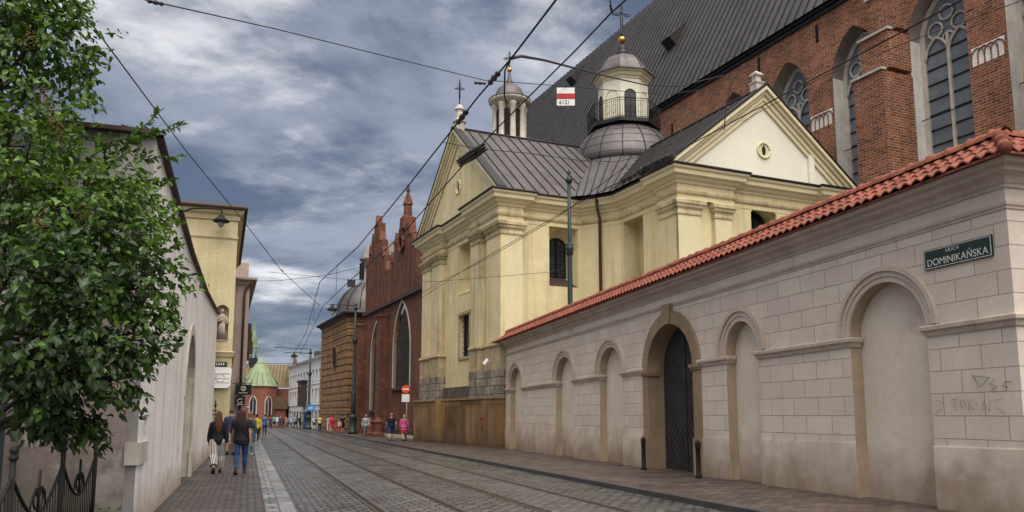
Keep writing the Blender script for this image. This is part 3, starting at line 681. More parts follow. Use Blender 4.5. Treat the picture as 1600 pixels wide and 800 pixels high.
# --- gables
G1c, G2c = -6.15, 11.2; R1, R2 = 18.30, 17.55
def gable(tr, c, hw, apex, mat, oc):
    m = MB(); m.T = tr
    poly = [(c - hw, 12.9), (c + hw, 12.9), (c, apex - .15)]
    m.prism(poly, .08, .4); q = m.build('gable_wall', mat, K1)
    m = MB(); m.T = tr
    for sg in (1, -1):
        a, b = (c + sg * (hw + .55), 12.86), (c, apex)
        dx, dz = b[0] - a[0], b[1] - a[1]; l = math.hypot(dx, dz); nx, nz = dz / l * sg, abs(dx) / l
        for off, w, pr in ((-.75, .22, -.02), (-.53, .22, -.09), (-.31, .16, -.2), (-.15, .15, -.34)):
            P = [(a[0] + nx * off, a[1] + nz * off), (b[0] + 0, b[1] + off / max(nz, .2)), (b[0], b[1] + (off + w) / max(nz, .2)), (a[0] + nx * (off + w), a[1] + nz * (off + w))]
            m.prism(P if sg > 0 else P[::-1], pr, .10)
    m.build('raking_cornice', X['yellowpale'], q)
    m = MB(); m.T = tr
    for sg in (1, -1):
        a, b = (c + sg * (hw + .62), 12.84), (c, apex + .04)
        P = [a, b, (b[0], b[1] + .10), (a[0], a[1] + .10)]; m.prism(P, -.38, .12)
    m.build('coping', X['tinedge'], q)
    m = MB(); m.T = tr; m.ring((c, .07, oc), .38, .07, 'y', 24); m.build('oculus_ring', X['yellowpale'], q)
    m = MB(); m.T = tr; m.add([(c + .36 * math.cos(w), .068, oc + .36 * math.sin(w)) for w in [i * math.pi / 10 for i in range(20)]], [list(range(20))]); m.build('oculus', X['yellowpale'], q)
    m = MB(); m.T = tr; m.add([(c + .12 * math.cos(w), .06, oc + .24 * math.sin(w)) for w in [i * math.pi / 10 for i in range(20)]], [list(range(20))]); m.build('oculus_opening', X['dark'], q)
    return q
gable(Matrix.Translation((0, .1, 0)), G1c, 6.35, R1, X['yellow'], 14.75)
gable(facing_x(7.2), G2c, 5.35, R2, X['cream'], 14.35)
m = MB(); m.T = facing_x(7.2)
m.box(14.0, 14.35, -.06, .1, 12.95, 14.5)
m.build('gable_lesene', X['cream'], K1)
# --- roofs with standing seams
def roof_plane(mb, e0, e1, r0, r1, pitch, m=0, h=.055, w=.022, ms=1):
    e0, e1, r0, r1 = map(Vector, (e0, e1, r0, r1)); mb.add([e0, e1, r1, r0], [(0, 1, 2, 3)], m)
    n = max(1, int((e1 - e0).length / pitch)); nor = (e1 - e0).cross(r0 - e0).normalized()
    if nor.z < 0: nor = -nor
    al = (e1 - e0).normalized()
    for i in range(n + 1):
        a = e0.lerp(e1, i / n); b = r0.lerp(r1, i / n); L_ = (b - a)
        if L_.length < .2: continue
        mb.obox((a + b) / 2 + nor * h * .4, al * w, L_ / 2, nor * h * .6, ms)
m = MB()
roof_plane(m, (.62, .05, 12.86), (.62, 11.2, 12.86), (G1c, .05, R1), (G1c, 11.2, R1), .62)
roof_plane(m, (FX - .6, .05, 12.86), (FX - .6, 11.2, 12.86), (G1c, .05, R1), (G1c, 11.2, R1), .62)
m.build('roof', [X['tin'], X['tinedge']], K1)
m = MB()
roof_plane(m, (7.3, 5.35, 12.86), (-6.1, 5.35, 12.86), (7.3, G2c, R2), (-6.1, G2c, R2), .62)
roof_plane(m, (7.3, 17.0, 12.86), (-6.1, 17.0, 12.86), (7.3, G2c, R2), (-6.1, G2c, R2), .62)
m.build('roof', [X['tin'], X['tinedge']], K1)
m = MB(); m.tube([(G1c, .1, R1 + .05), (G1c, 11.2, R1 + .05)], .07, 6); m.tube([(7.4, G2c, R2 + .06), (-6, G2c, R2 + .06)], .07, 6); m.build('ridge_cap', X['tinedge'], K1)
# lower band with snow hooks near the camera-side eave
m = MB()
for i in range(9):
    y = 5.75 + i * .0
    m.box(2.9 + i * .48, 3.2 + i * .48, 5.72, 5.80, 13.22, 13.34)
m.build('snow_guard', X['iron'], K1)
# --- dome
DC = (-6.0, 11.55)
m = MB()
prof = [(4.4, 16.1), (3.64, 16.95)]
m.lathe(prof, 24, (DC[0], DC[1], 0), 0, False)
dome = [(3.68, 16.95), (3.62, 17.4), (3.42, 18.0), (3.08, 18.6), (2.65, 19.1), (2.2, 19.5), (1.6, 19.8)]
m.lathe(dome, 40, (DC[0], DC[1], 0), 0, True)
Dm = m.build('dome', X['tin'], K1)
m = MB()
for k in range(16):
    w = 2 * math.pi * (k + .5) / 16
    m.tube([(DC[0] + (r + .02) * math.cos(w), DC[1] + (r + .02) * math.sin(w), z + .01) for r, z in dome], .035, 4)
m.build('rib', X['tinedge'], Dm)
m = MB()
for z, r in ((17.4, 3.64), (18.0, 3.44), (18.6, 3.10), (19.1, 2.67)): m.ring((DC[0], DC[1], z), r, .009, 'z', 40)
m.build('seam', X['tinedge'], Dm)
m = MB(); E0, E1 = Vector((.62, 3.9, 12.87)), Vector((3.1, 5.55, 12.87)); NF = 8; lo, hi = [], []
for i in range(NF + 1):
    t = i / NF; w = R(-84 + 78 * t); lo.append(E0.lerp(E1, t) + Vector((.0, .0, 0)) + Vector((.35, -.35, 0)) * math.sin(math.pi * t) * -.6); hi.append(Vector((DC[0] + 3.66 * math.cos(w), DC[1] + 3.66 * math.sin(w), 16.98)))
lo = [a if i in (0, NF) else a for i, a in enumerate(lo)]
for i in range(NF): m.add([lo[i], lo[i + 1], hi[i + 1], hi[i]], [(0, 1, 2, 3)])
for i in range(NF + 1): m.tube([lo[i] + Vector((0, 0, .03)), hi[i] + Vector((0, 0, .03))], .03, 4, 1)
m.build('valley_roof', [X['tin'], X['tinedge']], Dm)
# --- lantern
OP = R(-15)
def oct_(r, ph=math.pi / 8 + R(-15)): return [(DC[0] + r * math.cos(ph + i * math.pi / 4), DC[1] + r * math.sin(ph + i * math.pi / 4)) for i in range(8)]
m = MB(); m.prism_xy(oct_(2.4), 19.74, 19.98); m.prism_xy(oct_(2.0), 19.45, 19.735); m.build('balcony', X['tinedge'], K1)
m = MB(); m.prism_xy(oct_(1.62), 19.981, 23.25); LN = m.build('lantern', X['cream'], K1)
m = MB(); pth = oct_(1.62)[::-1]; pth = oct_(1.62)
m.sweep(pth, [(0, 22.85), (.05, 22.86), (.06, 22.95), (.16, 23.05), (.20, 23.2), (.34, 23.28), (.36, 23.38), (0, 23.40)], True); m.build('lantern_cornice', X['yellowpale'], LN)
for k in range(8):
    w = k * math.pi / 4 + OP; ap8 = 1.62 * math.cos(math.pi / 8)
    tr = Matrix.Translation((DC[0], DC[1], 0)) @ Matrix.Rotation(w + R(90), 4, 'Z') @ Matrix.Translation((0, -ap8, 0))
    glz = k % 2 == 0
    m = MB(); m.T = tr; pts = [(-.38, 20.05)] + arch_pts('round', -.38, .38, 21.75, .38, 10) + [(.38, 20.05)]
    if glz:
        m.face(pts, -.012); q = m.build('lantern_window', X['glassdark'], LN)
        m = MB(); m.T = tr; m.arch(pts, -.06, -.04, -.002); m.box(-.02, .02, -.03, -.003, 20.05, 22.1); m.box(-.36, .36, -.03, -.003, 21.5, 21.56); m.build('frame', X['tinedge'], q)
    else:
        m.arch(pts, .07, -.04, -.002); m.build('blind_arch', X['yellowpale'], LN)
m = MB(); m.lathe([(2.12, 23.36), (2.10, 23.48), (1.75, 23.62), (1.6, 23.95), (1.38, 24.35), (1.05, 24.7), (.6, 24.95), (.45, 25.05)], 8, (DC[0], DC[1], 0), 0, False, (1, 1, 1), math.pi / 8 + OP)
m.build('lantern_roof', X['tin'], LN)
m = MB(); m.lathe([(.45, 25.0), (.42, 25.2), (.28, 25.4), (.3, 25.5), (.2, 25.65), (.12, 25.9)], 12, (DC[0], DC[1], 0)); m.build('spike', X['tinedge'], LN)
m = MB(); m.ball((DC[0], DC[1], 26.15), .24, n=14, k=10); m.build('gilt_ball', X['gold'], LN)
def ornate_cross(mb, c, h, w, t=.03, ax=(1, 0)):
    x, y, z = c; A = Vector((ax[0], ax[1], 0))
    def q(u, v): p = Vector(c) + A * u; return (p.x, p.y, z + v)
    o = w * .09
    P = [q(-o, 0), q(-o, h * .52), q(-w * .85, h * .52 - o * .2), q(-w, h * .52 + o), q(-w * .85, h * .52 + 2.4 * o), q(-o, h * .52 + 2 * o), q(-o, h * .9), q(0, h), q(o, h * .9), q(o, h * .52 + 2 * o), q(w * .85, h * .52 + 2.4 * o), q(w, h * .52 + o), q(w * .85, h * .52 - o * .2), q(o, h * .52), q(o, 0)]
    mb.tube(P, t, 5)
    for k in range(12):
        a = 2 * math.pi * (k + .5) / 12; mb.tube([q(0, h * .6), q(w * .75 * math.cos(a), h * .6 + w * .75 * math.sin(a))], t * .45, 4)
m = MB(); m.tube([(DC[0], DC[1], 26.3), (DC[0], DC[1], 27.0)], .04, 5); ornate_cross(m, (DC[0], DC[1], 26.95), 1.75, .62, .035, (.25, .97)); m.build('cross', X['tinedge'], LN)
m = MB()
rp = oct_(2.34); 
for i in range(8):
    a, b = Vector((*rp[i], 0)), Vector((*rp[(i + 1) % 8], 0))
    for z, t in ((20.06, .02), (21.25, .026), (21.08, .014)): m.tube([(a.x, a.y, z), (b.x, b.y, z)], t, 4)
    for j in range(12):
        p = a.lerp(b, j / 12); m.tube([(p.x, p.y, 19.98), (p.x, p.y, 21.25)], .028 if j == 0 else .013, 4)
    for j in (3, 6, 9):
        p = a.lerp(b, j / 12); d = (b - a).normalized()
        m.tube([(p.x + d.x * .16 * math.cos(w), p.y + d.y * .16 * math.cos(w), 20.6 + .30 * math.sin(w)) for w in [k * math.pi / 6 for k in range(13)]], .011, 4)
m.build('railing', X['iron'], K1)
# --- plinth to the street
m = MB()
m.box(-8.2, -3.9, .0, .39, -.6, 2.30); m.box(-3.9, .30, -.12, .39, -.6, 2.30); m.box(FX - .1, -8.2, -.34, .39, -.6, 2.28)
m.box(.002, .30, .39, 1.6, -.6, 2.30)
m.build('plinth', X['plinth'], K1)
m = MB(); m.box(-8.25, -3.92, -.05, .38, 2.301, 2.40); m.box(-3.92, .34, -.17, .38, 2.301, 2.40); m.box(FX - .14, -8.25, -.39, .38, 2.281, 2.40); m.build('plinth_ledge', X['sandstone'], K1)
m = MB(); m.box(-8.2, -3.9, .06, .38, 2.402, 3.05); m.build('plinth_band', M('sooty_stone', (.10, .08, .065), .9, .4, 1.2, streak=.6), K1)
# finials on the gable tops
m = MB(); c_ = (G1c, .2); m.lathe([(.34, R1 - .2), (.34, R1 + .35), (.42, R1 + .4), (.42, R1 + .5), (.26, R1 + .6), (.2, R1 + 1.1), (.3, R1 + 1.2), (.22, R1 + 1.35), (.12, R1 + 1.5)], 8, (*c_, 0), 0, False); q = m.build('finial', X['limestone'], K1)
m = MB(); m.tube([(*c_, R1 + 1.45), (*c_, R1 + 3.1)], .035, 5); ornate_cross(m, (c_[0], c_[1], R1 + 1.9), 1.1, .3, .022, (.25, .97)); m.build('cross', X['iron'], q)
m = MB(); c_ = (7.1, G2c - .25); m.lathe([(.32, R2 - .2), (.32, R2 + .15), (.38, R2 + .18), (.38, R2 + .25), (.22, R2 + .3), (.20, R2 + .55), (.33, R2 + .6), (.33, R2 + .68), (.05, R2 + .85)], 4, (*c_, 0), 0, False, (1, 1, 1), R(45)); m.build('finial', X['limestone'], K1)
# rainwater pipe in the inner corner
m = MB(); m.tube([(1.3, 5.15, 12.75), (1.3, 5.15, 12.3), (1.12, 5.42, 11.7), (1.12, 5.42, -.3)], .085, 8); m.build('downpipe', X['eave'], K1)
m = MB()
for z, dx in ((0, 0), (.14, .10), (.0, .2), (-.14, .10), (-.28, .0), (-.3, .2)): pass
S_ = [(.1 * math.sin(w) if w < 3.3 else -.1 * math.sin(w - math.pi) * -1, 0) for w in (0, 1)]
m = MB(); pts = [(.09, .20), (.0, .26), (-.09, .2), (-.08, .1), (.0, .04), (.08, -.04), (.09, -.15), (0, -.22), (-.1, -.16)]
m.tube([(x * 1.3 - 1.55, -.128, 1.05 + z * 1.3) for x, z in pts], .035, 5); tag(m.build('graffiti_tag', X['grafred']), 'dark red sprayed S on the ochre plinth', 'graffiti')
o = bpy.data.objects['graffiti_tag']
for o in [q for q in C.objects if q.get('label', '').startswith('dark red sprayed')]: o.location = COR; o.rotation_euler = (0, 0, CRZ)
# security camera
S = thing('security_camera', 'small white security camera on a bracket above the near end of the ochre plinth', 'camera', aty(767, 566, 38.75), CRZ); S.scale = (.8, .8, .8)
m = MB(); m.tube([(0, .1, 0), (0, -.25, -.02)], .03, 6); m.build('bracket', X['galv'], S)
m = MB(); m.obox((.0, -.36, .02), (.075, 0, 0), (0, .13, .16), (0, .05, -.05)); m.build('housing', X['white'], S)

# ================================================================== BRICK CHURCH WITH THE BIG ROOF
NV = thing('brick_church', 'huge gothic brick church with a steep dark metal roof rising behind the yellow chapel', 'church', COR, CRZ)
D = 21.0; EZ = 26.2
wins = [(-6.35 - 1.65, -6.35 + 1.65), (-1.05 - 1.65, -1.05 + 1.65), (4.25 - 1.65, 4.25 + 1.65), (9.55 - 1.65, 9.55 + 1.65), (14.85 - 1.65, 14.85 + 1.65)]
m = MB(); m.T = Matrix.Translation((0, D, 0))
m.wall(-60, 19, 0, EZ, [dict(op('pointed', a, b, 8, 21.7, 2.6, 1.0, 1, None, 20), ma=2) for a, b in wins])
m.T = facing_x(19, 0); m.wall(D, D + 17, 0, EZ, ()); m.T = None
m.build('wall', [X['brick'], X['whitebrick'], X['greyplaster']], NV)
m = MB(); m.T = Matrix.Translation((0, D, 0))
for a, b in wins: m.arch(arch_pts('pointed', a - .005, b + .005, 21.7, 2.6, 20), .34, -.035, -.003)
m.build('arch_hood', X['brick'], NV)
m = MB(); m.box(-60, 19.2, D - .3, D, EZ + .06, EZ + .28); m.box(-60, 19.2, D - .16, D, EZ - .2, EZ + .05); m.build('eaves', X['tinedge'], NV)
for a, b in wins:
    tr = Matrix.Translation((0, D, 0)); c = (a + b) / 2
    gx0, gx1 = a + .28, b - .28
    P = [(gx0, 8)] + arch_pts('pointed', gx0, gx1, 21.5, 2.3, 16) + [(gx1, 8)]
    m = MB(); m.T = tr; m.face(P, .96); wdw = m.build('window', X['naveglass'], NV)
    m = MB(); m.T = tr
    m.wall(a, b, 8, 24.6, [dict(x0=gx0, x1=gx1, z0=8, top=arch_pts('pointed', gx0, gx1, 21.5, 2.3, 16), depth=.02, mr=0, mb=None)], 0, .90) if False else None
    m.arch(P, .30, .84, .955)
    m.box(c - .08, c + .08, .80, .95, 8, 21.6)
    hw = (gx1 - gx0) / 2
    for s in (-1, 1):
        lp = arch_pts('pointed', *(sorted((c, c + s * hw))), 20.5, 1.1, 10); m.tube([(x, .88, z) for x, z in lp], .085, 5)
        m.ring((c + s * hw * .5, .88, 21.95 + .05), .42, .07, 'y', 14)
    m.ring((c, .88, 22.75), .40, .07, 'y', 14); m.ring((c, .88, 21.35), .3, .06, 'y', 12)
    m.build('tracery', X['limestone'], wdw)
    m = MB(); m.T = tr
    for i in range(15): m.box(gx0, gx1, .90, .95, 9 + i * .84, 9.07 + i * .84)
    m.box(a - .1, b + .1, .60, .64, 17.2, 17.24); m.build('saddle_bar', X['iron'], wdw)
# buttress
for c, d in ((7.05, 2.3), (17.4, 2.0)):
    m = MB()
    m.box(c - .95, c + .95, D - d, D - .002, 0, 19.6); m.box(c - .92, c + .92, D - d * .72, D - .002, 19.9, 22.0); m.box(c - .9, c + .9, D - d * .4, D - .002, 22.3, 24.6)
    q = m.build('buttress', X['brick'], NV)
    for z, dd in ((19.6, d), (22.0, d * .72), (24.6, d * .4)):
        m = MB()
        m.prism_xy([(c - 1.02, D - dd - .12), (c + 1.0, D - dd - .12), (c + 1.0, D - dd + .25), (c - 1.02, D - dd + .25)], z, z + .14)
        m.add([(c - 1, D - dd - .08, z + .14), (c + 1, D - dd - .08, z + .14), (c + 1, D - dd + .3, z + .3), (c - 1, D - dd + .3, z + .3)], [(0, 1, 2, 3)])
        m.build('weathering_cap', X['limestone'], q)
# white lattice friezes between the windows
for a, b, z in ((.72, 2.45, 18.95), (8.05 - .9, 7.85, 18.95), (11.35, 13.05, 18.7)):
    m = MB(); m.T = Matrix.Translation((0, D, 0)); m.face([(a, z), (b, z), (b, z + .95), (a, z + .95)], -.004); q = m.build('frieze_panel', X['whitebrick'], NV)
    m = MB(); m.T = Matrix.Translation((0, D, 0)); n = max(2, int((b - a) / .3))
    for i in range(n + 1): x = a + (b - a) * i / n; m.box(x - .025, x + .025, -.05, -.005, z - .06, z + .62)
    for i in range(-1, n): 
        x = a + (b - a) * i / n; st = (b - a) / n
        if x + 2 * st <= b + .01 and x >= a - .01: m.tube([(x + st * (1 - math.cos(w)), -.04, z + .5 + .36 * math.sin(w)) for w in [k * math.pi / 8 for k in range(9)]], .035, 4)
    m.build('lattice', X['brick'], q)
# wall anchors
for x, z in ((-3.6, 24.6), (-9.2, 22.5), (-13.6, 23.4), (1.6, 24.5)): m = MB(); m.box(x - .07, x + .07, D - .1, D - .004, z, z + 1.1); m.build('wall_anchor', X['iron'], NV)
m = MB()
RX0, RX1 = -60.0, 19.2; RZ = 44.6; RY = D + 9
roof_plane(m, (RX0, D - .5, EZ + .25), (RX1, D - .5, EZ + .25), (RX0, RY, RZ), (RX1, RY, RZ), .82, 0, .09, .028)
m.add([(RX0, RY, RZ), (RX1, RY, RZ), (RX1, RY + 9, EZ), (RX0, RY + 9, EZ)], [(0, 1, 2, 3)]); m.add([(RX1, D, EZ), (RX1, RY, RZ), (RX1, RY + 9, EZ)], [(0, 1, 2)])
m.build('roof', [X['tindark'], X['tinedge']], NV)
def on_roof(u, v):
    # point of the roof slope seen at that place of the photograph, in chapel axes
    n = Vector((0, -(RZ - EZ - .25), RY - D + .5)); Mi = (Matrix.Translation(COR) @ Matrix.Rotation(CRZ, 4, 'Z')).inverted()
    o = Mi @ Vector((0, 0, H)); d = (Mi.to_3x3() @ ray(u, v)); p0 = Vector((0, D - .5, EZ + .25)); return o + d * ((p0 - o).dot(n) / d.dot(n))
for u, v in ((1052, 70), (898, 128)):
    p = on_roof(u, v); m = MB(); s = 1.1
    m.add([p + Vector((-s * .6, -.15, -.3)), p + Vector((s * .6, -.15, -.3)), p + Vector((s * .6, -.9, .35)), p + Vector((-s * .6, -.9, .35)), p + Vector((s * .5, 1.1, 2.25)), p + Vector((-s * .5, 1.1, 2.25))],
          [(0, 1, 2, 3), (3, 2, 4, 5), (0, 3, 5), (1, 4, 2)]); m.build('roof_hatch', X['tinedge'], NV)
# stepped brick gable of the far end with stone tipped pinnacles
m = MB(); m.T = facing_mx(RX0)
gp = [(-D, EZ)]
for i in range(6): yy = D + i * 1.5; zz = EZ + i * 3.1 + 1.2; gp += [(-yy, zz), (-yy - 1.5, zz)]
gp += [(-RY - 9, EZ)]
m.prism([(x, z) for x, z in gp], -.02, .6); m.build('stepped_gable', X['brickdark'], NV)
for y, z, h in ((D - 1.0, 24.0, 5.2), (D + 1.0, 27.5, 4.8), (D + 3.2, 30.5, 4.8)):
    m = MB(); m.box(RX0 - .6, RX0 + .6, y - .6, y + .6, z - 4, z + h); q = m.build('pinnacle', X['brickdark'], NV)
    m = MB(); m.lathe([(.85, z + h), (.8, z + h + .3), (.45, z + h + 1.4), (.3, z + h + 2.3), (.38, z + h + 2.4), (.05, z + h + 3.3)], 4, (RX0, y, 0), 0, False, (1, 1, 1), math.pi / 4); m.build('pinnacle_tip', X['brickdark'], q)
# ================================================================== ROUND STONE LANTERN BEHIND THE CHAPEL ROOF
TP = aty(796, 215, 62); TU = thing('lantern_turret', 'round pale stone lantern with small dome behind the left roof of the yellow chapel', 'turret', (TP.x, TP.y, 0), 0)
m = MB(); m.lathe([(1.9, 16), (1.9, 23.4), (1.6, 23.6), (1.12, 23.8), (1.12, 27.0)], 20, (0, 0, 0)); m.build('drum', X['glassdark'] if False else X['capital'], TU)
m = MB()
for k in range(8):
    w = 2 * math.pi * (k + .3) / 8; x, y = 1.2 * math.cos(w), 1.2 * math.sin(w)
    m = MB(); m.lathe([(.30, 23.4), (.30, 23.7), (.24, 23.8), (.22, 26.2), (.32, 26.5), (.32, 26.7)], 8, (x, y, 0)); m.build('column', X['limestone'], TU)
    w2 = 2 * math.pi * (k + .8) / 8; tr = Matrix.Rotation(w2 + R(90), 4, 'Z') @ Matrix.Translation((0, -1.12, 0))
    m = MB(); m.T = tr; m.face([(-.25, 23.8)] + arch_pts('round', -.25, .25, 26.0, .25, 8) + [(.25, 23.8)], -.02); m.build('window', X['dark'], TU)
m = MB(); m.lathe([(1.3, 26.65), (1.45, 26.8), (1.7, 26.95), (1.74, 27.15), (1.3, 27.3)], 24); m.build('cornice', X['limestone'], TU)
m = MB(); m.lathe([(1.78, 27.17), (1.74, 27.25), (1.3, 27.42), (1.22, 27.7), (1.0, 28.15), (.6, 28.5), (.26, 28.7), (.28, 28.85), (.16, 29.1), (.09, 29.7), (.05, 29.8)], 20); m.build('cap_roof', X['tin'], TU)
m = MB(); m.ball((0, 0, 29.9), .2); m.build('gilt_ball', X['gold'], TU)
m = MB(); ornate_cross(m, (0, 0, 30.05), 1.55, .5, .035, (1, 0)); m.build('cross', X['tinedge'], TU)
# ================================================================== GOTHIC BRICK CHAPEL (stepped gables) NEXT ALONG THE STREET
GC = thing('gothic_chapel', 'dark red brick gothic chapel with two stepped gables and pointed windows beyond the yellow chapel', 'chapel', COR, CRZ)
m = MB(); m.T = Matrix.Translation((0, 2, 0))
gw = [(-33.3, -29.7, 1.9, 6.6, 3.0), (-26.0, -21.4, 3.6, 6.6, 3.8)]
m.wall(-36, -13, -.6, 10.7, [op('pointed', a, b, z0, zs, r, .22, 1, None, 16) for a, b, z0, zs, r in gw])
m.build('wall', [X['brickdark'], X['sandstone']], GC)
SA = [(36, 10.6), (36, 15.2), (35.2, 15.2), (35.2, 16.3), (34.2, 16.3), (34.2, 17.2), (33.4, 17.2), (33.4, 18.6), (31.6, 18.6), (31.6, 16.9), (30.7, 16.9), (30.7, 15.3), (29.6, 15.3), (29.6, 13.8), (28.5, 13.8), (28.5, 12.4), (27.6, 12.4), (27.6, 14.2), (26.6, 14.2), (26.6, 15.6), (25.3, 15.6), (25.3, 16.6), (22.6, 16.6), (22.6, 15.6), (21.6, 15.6), (21.6, 14.4), (20.2, 14.4), (20.2, 12.8), (13, 12.8), (13, 10.6)]
m = MB(); m.prism([(-a, z) for a, z in SA], 2.02, 2.6); q = m.build('stepped_gable', X['brickdark'], GC)
m = MB()
for a, z in ((35.6, 15.2), (34.7, 16.2), (33.8, 17.1), (31.2, 16.8), (30.1, 15.2), (29.0, 13.7), (27.1, 14.1), (26.0, 15.5), (22.1, 15.5), (20.9, 14.3), (32.5, 18.5), (24.0, 16.5)):
    m.box(-a - .13, -a + .13, 1.92, 2.015, 10.9, z - .15); m.prism([(-a - .34, z), (-a + .34, z), (-a, z + .95)], 1.95, 2.5)
m.build('lesene', X['brickmid'], q)
m = MB()
for a, z0, z1 in ((35.1, 11.4, 14), (34.2, 11.4, 15), (33.2, 12, 16), (31.8, 12, 16), (30.7, 11.4, 14.2), (26.5, 11.5, 13.4), (25.2, 11.5, 14.4), (22.9, 11.5, 14.4), (21.5, 11.5, 13.4)):
    m.face([(-a - .22, z0)] + arch_pts('pointed', -a - .22, -a + .22, z1, .5, 6) + [(-a + .22, z0)], 2.012)
m.build('blind_niche', X['eave'], q)
m = MB(); m.ring((-24.0, 1.9, 15.1), .62, .13, 'y', 20); m.build('rose_ring', X['brickmid'], q)
m = MB(); m.lathe([(.75, 16.3), (.72, 17.3), (.4, 17.4), (.36, 18.3), (.5, 18.4), (.12, 19.4)], 4, (-24, 2.4, 0), 0, False, (1, 1, 1), math.pi / 4); m.lathe([(.05, 19.3), (.2, 19.6), (.06, 19.75), (.14, 19.9), (.02, 20.1)], 8, (-24, 2.4, 0)); m.build('pinnacle', X['brickmid'], q)
m = MB(); m.box(-36, -13, 1.72, 2.0, 10.55, 10.85); m.build('eaves_ledge', X['eave'], GC)
for a in (28.0, 36.0):
    m = MB(); m.box(-a - .5, -a + .5, 1.2, 1.998, -.6, 9.6); m.prism_xy([(-a - .56, 1.1), (-a + .56, 1.1), (-a + .56, 1.99), (-a - .56, 1.99)], 9.6, 9.75)
    m.build('buttress', X['brickdark'], GC)
m = MB(); m.box(-36, -13, 1.9, 1.998, -.6, .9); m.build('plinth', X['brickdark'], GC)
for a, b, z0, zs, r in gw:
    m = MB(); m.T = Matrix.Translation((0, 2, 0)); m.face([(a + .25, z0)] + arch_pts('pointed', a + .25, b - .25, zs, r - .5, 14) + [(b - .25, z0)], .20); w = m.build('window', X['leadglass'], GC)
    m = MB(); m.T = Matrix.Translation((0, 2, 0)); m.arch([(a, z0)] + arch_pts('pointed', a, b, zs, r, 16) + [(b, z0)], .18, -.05, -.002); m.build('stone_surround', X['limestone'], w)
    m = MB(); m.T = Matrix.Translation((0, 2, 0)); c = (a + b) / 2
    for xx in (c - .6, c, c + .6): m.box(xx - .06, xx + .06, .13, .195, z0, zs + r * .55)
    for i in range(7): m.box(a + .25, b - .25, .16, .198, z0 + .9 + i * .95, z0 + .98 + i * .95)
    m.box(a - .2, b + .2, -.22, .2, z0 - .2, z0 - .003); m.build('tracery', X['eave'], w)
m = MB()
roof_plane(m, (-36, 2.6, 12), (-36, 16, 12), (-32.5, 2.6, 17.2), (-32.5, 16, 17.2), .9); roof_plane(m, (-28.2, 2.6, 11.5), (-28.2, 16, 11.5), (-32.5, 2.6, 17.2), (-32.5, 16, 17.2), .9)
roof_plane(m, (-28.0, 2.6, 11.5), (-28.0, 16, 11.5), (-24, 2.6, 15.8), (-24, 16, 15.8), .9); roof_plane(m, (-19, 2.6, 11.5), (-19, 16, 11.5), (-24, 2.6, 15.8), (-24, 16, 15.8), .9)
m.build('roof', [X['tin'], X['tinedge']], GC); GC.scale = (1.075,) * 3; GC.location = (COR[0] * 1.075, COR[1] * 1.075, -.11)
# ================================================================== RUSTICATED CHAPEL WITH DOME
RC = thing('rusticated_chapel', 'brown sandstone chapel of banded blocks with an oval window and ribbed dome', 'chapel', COR, CRZ)
m = MB()
h = 10.6 / 17
for i in range(17):
    z = -.5 + i * h * (11.1 / 10.6); z1 = z + h * (11.1 / 10.6)
    m.box(-48, -35.6, .35, 8, z, z + .10); m.box(-48.12, -35.48, .25, 8, z + .10, z1)
m.build('wall', X['rustic'], RC)
m = MB(); m.sweep([(-48.1, 8), (-48.1, .27), (-35.5, .27), (-35.5, 8)], [(0, 10.4), (.1, 10.42), (.2, 10.6), (.5, 10.72), (.55, 10.85), (0, 10.9)]); m.build('cornice', X['eave'], RC)
m = MB(); m.lathe([(.75, 0), (.75, .01)], 24, (0, 0, 0)); 
m = MB(); m.add([(-40.8 + 1.1 * math.cos(w), .235, 6.95 + 1.05 * math.sin(w)) for w in [i * math.pi / 12 for i in range(24)]], [list(range(24))]); w_ = m.build('oval_window', X['dark'], RC)
m = MB(); m.tube([(-40.8 + 1.18 * math.cos(w), .235, 6.95 + 1.13 * math.sin(w)) for w in [i * math.pi / 12 for i in range(25)]], .06, 6); m.build('stone_ring', X['rustic'], w_)
dc = (-43.4, 3.9)
m = MB(); m.lathe([(3.2, 10.9), (3.15, 11.4), (3.1, 11.9), (2.85, 12.8), (2.35, 13.7), (1.7, 14.35), (.95, 14.75), (.9, 14.9)], 28, (*dc, 0)); dd = m.build('dome', X['tin'], RC)
m = MB()
for k in range(14):
    w = 2 * math.pi * k / 14
    m.tube([(dc[0] + r * math.cos(w), dc[1] + r * math.sin(w), z) for r, z in ((3.13, 11.9), (2.88, 12.82), (2.38, 13.72), (1.73, 14.37), (.98, 14.77))], .05, 4)
m.build('rib', X['tinedge'], dd)
m = MB(); m.lathe([(.85, 14.8), (.85, 15.1), (.68, 15.15), (.68, 17.3), (.85, 17.4), (.9, 17.55), (.7, 17.7), (.6, 18.3), (.3, 18.8), (.05, 19.2)], 12, (*dc, 0)); m.build('lantern', X['leadgrey'], dd)
m = MB()
for k in range(6): w = 2 * math.pi * k / 6; m.box(dc[0] + .69 * math.cos(w) - .14, dc[0] + .69 * math.cos(w) + .14, dc[1] + .69 * math.sin(w) - .14, dc[1] + .69 * math.sin(w) + .14, 15.4, 17.1)
m.build('lantern_opening', X['dark'], dd); RC.scale = (1.13,) * 3; RC.location = (COR[0] * 1.13, COR[1] * 1.13, -.195)
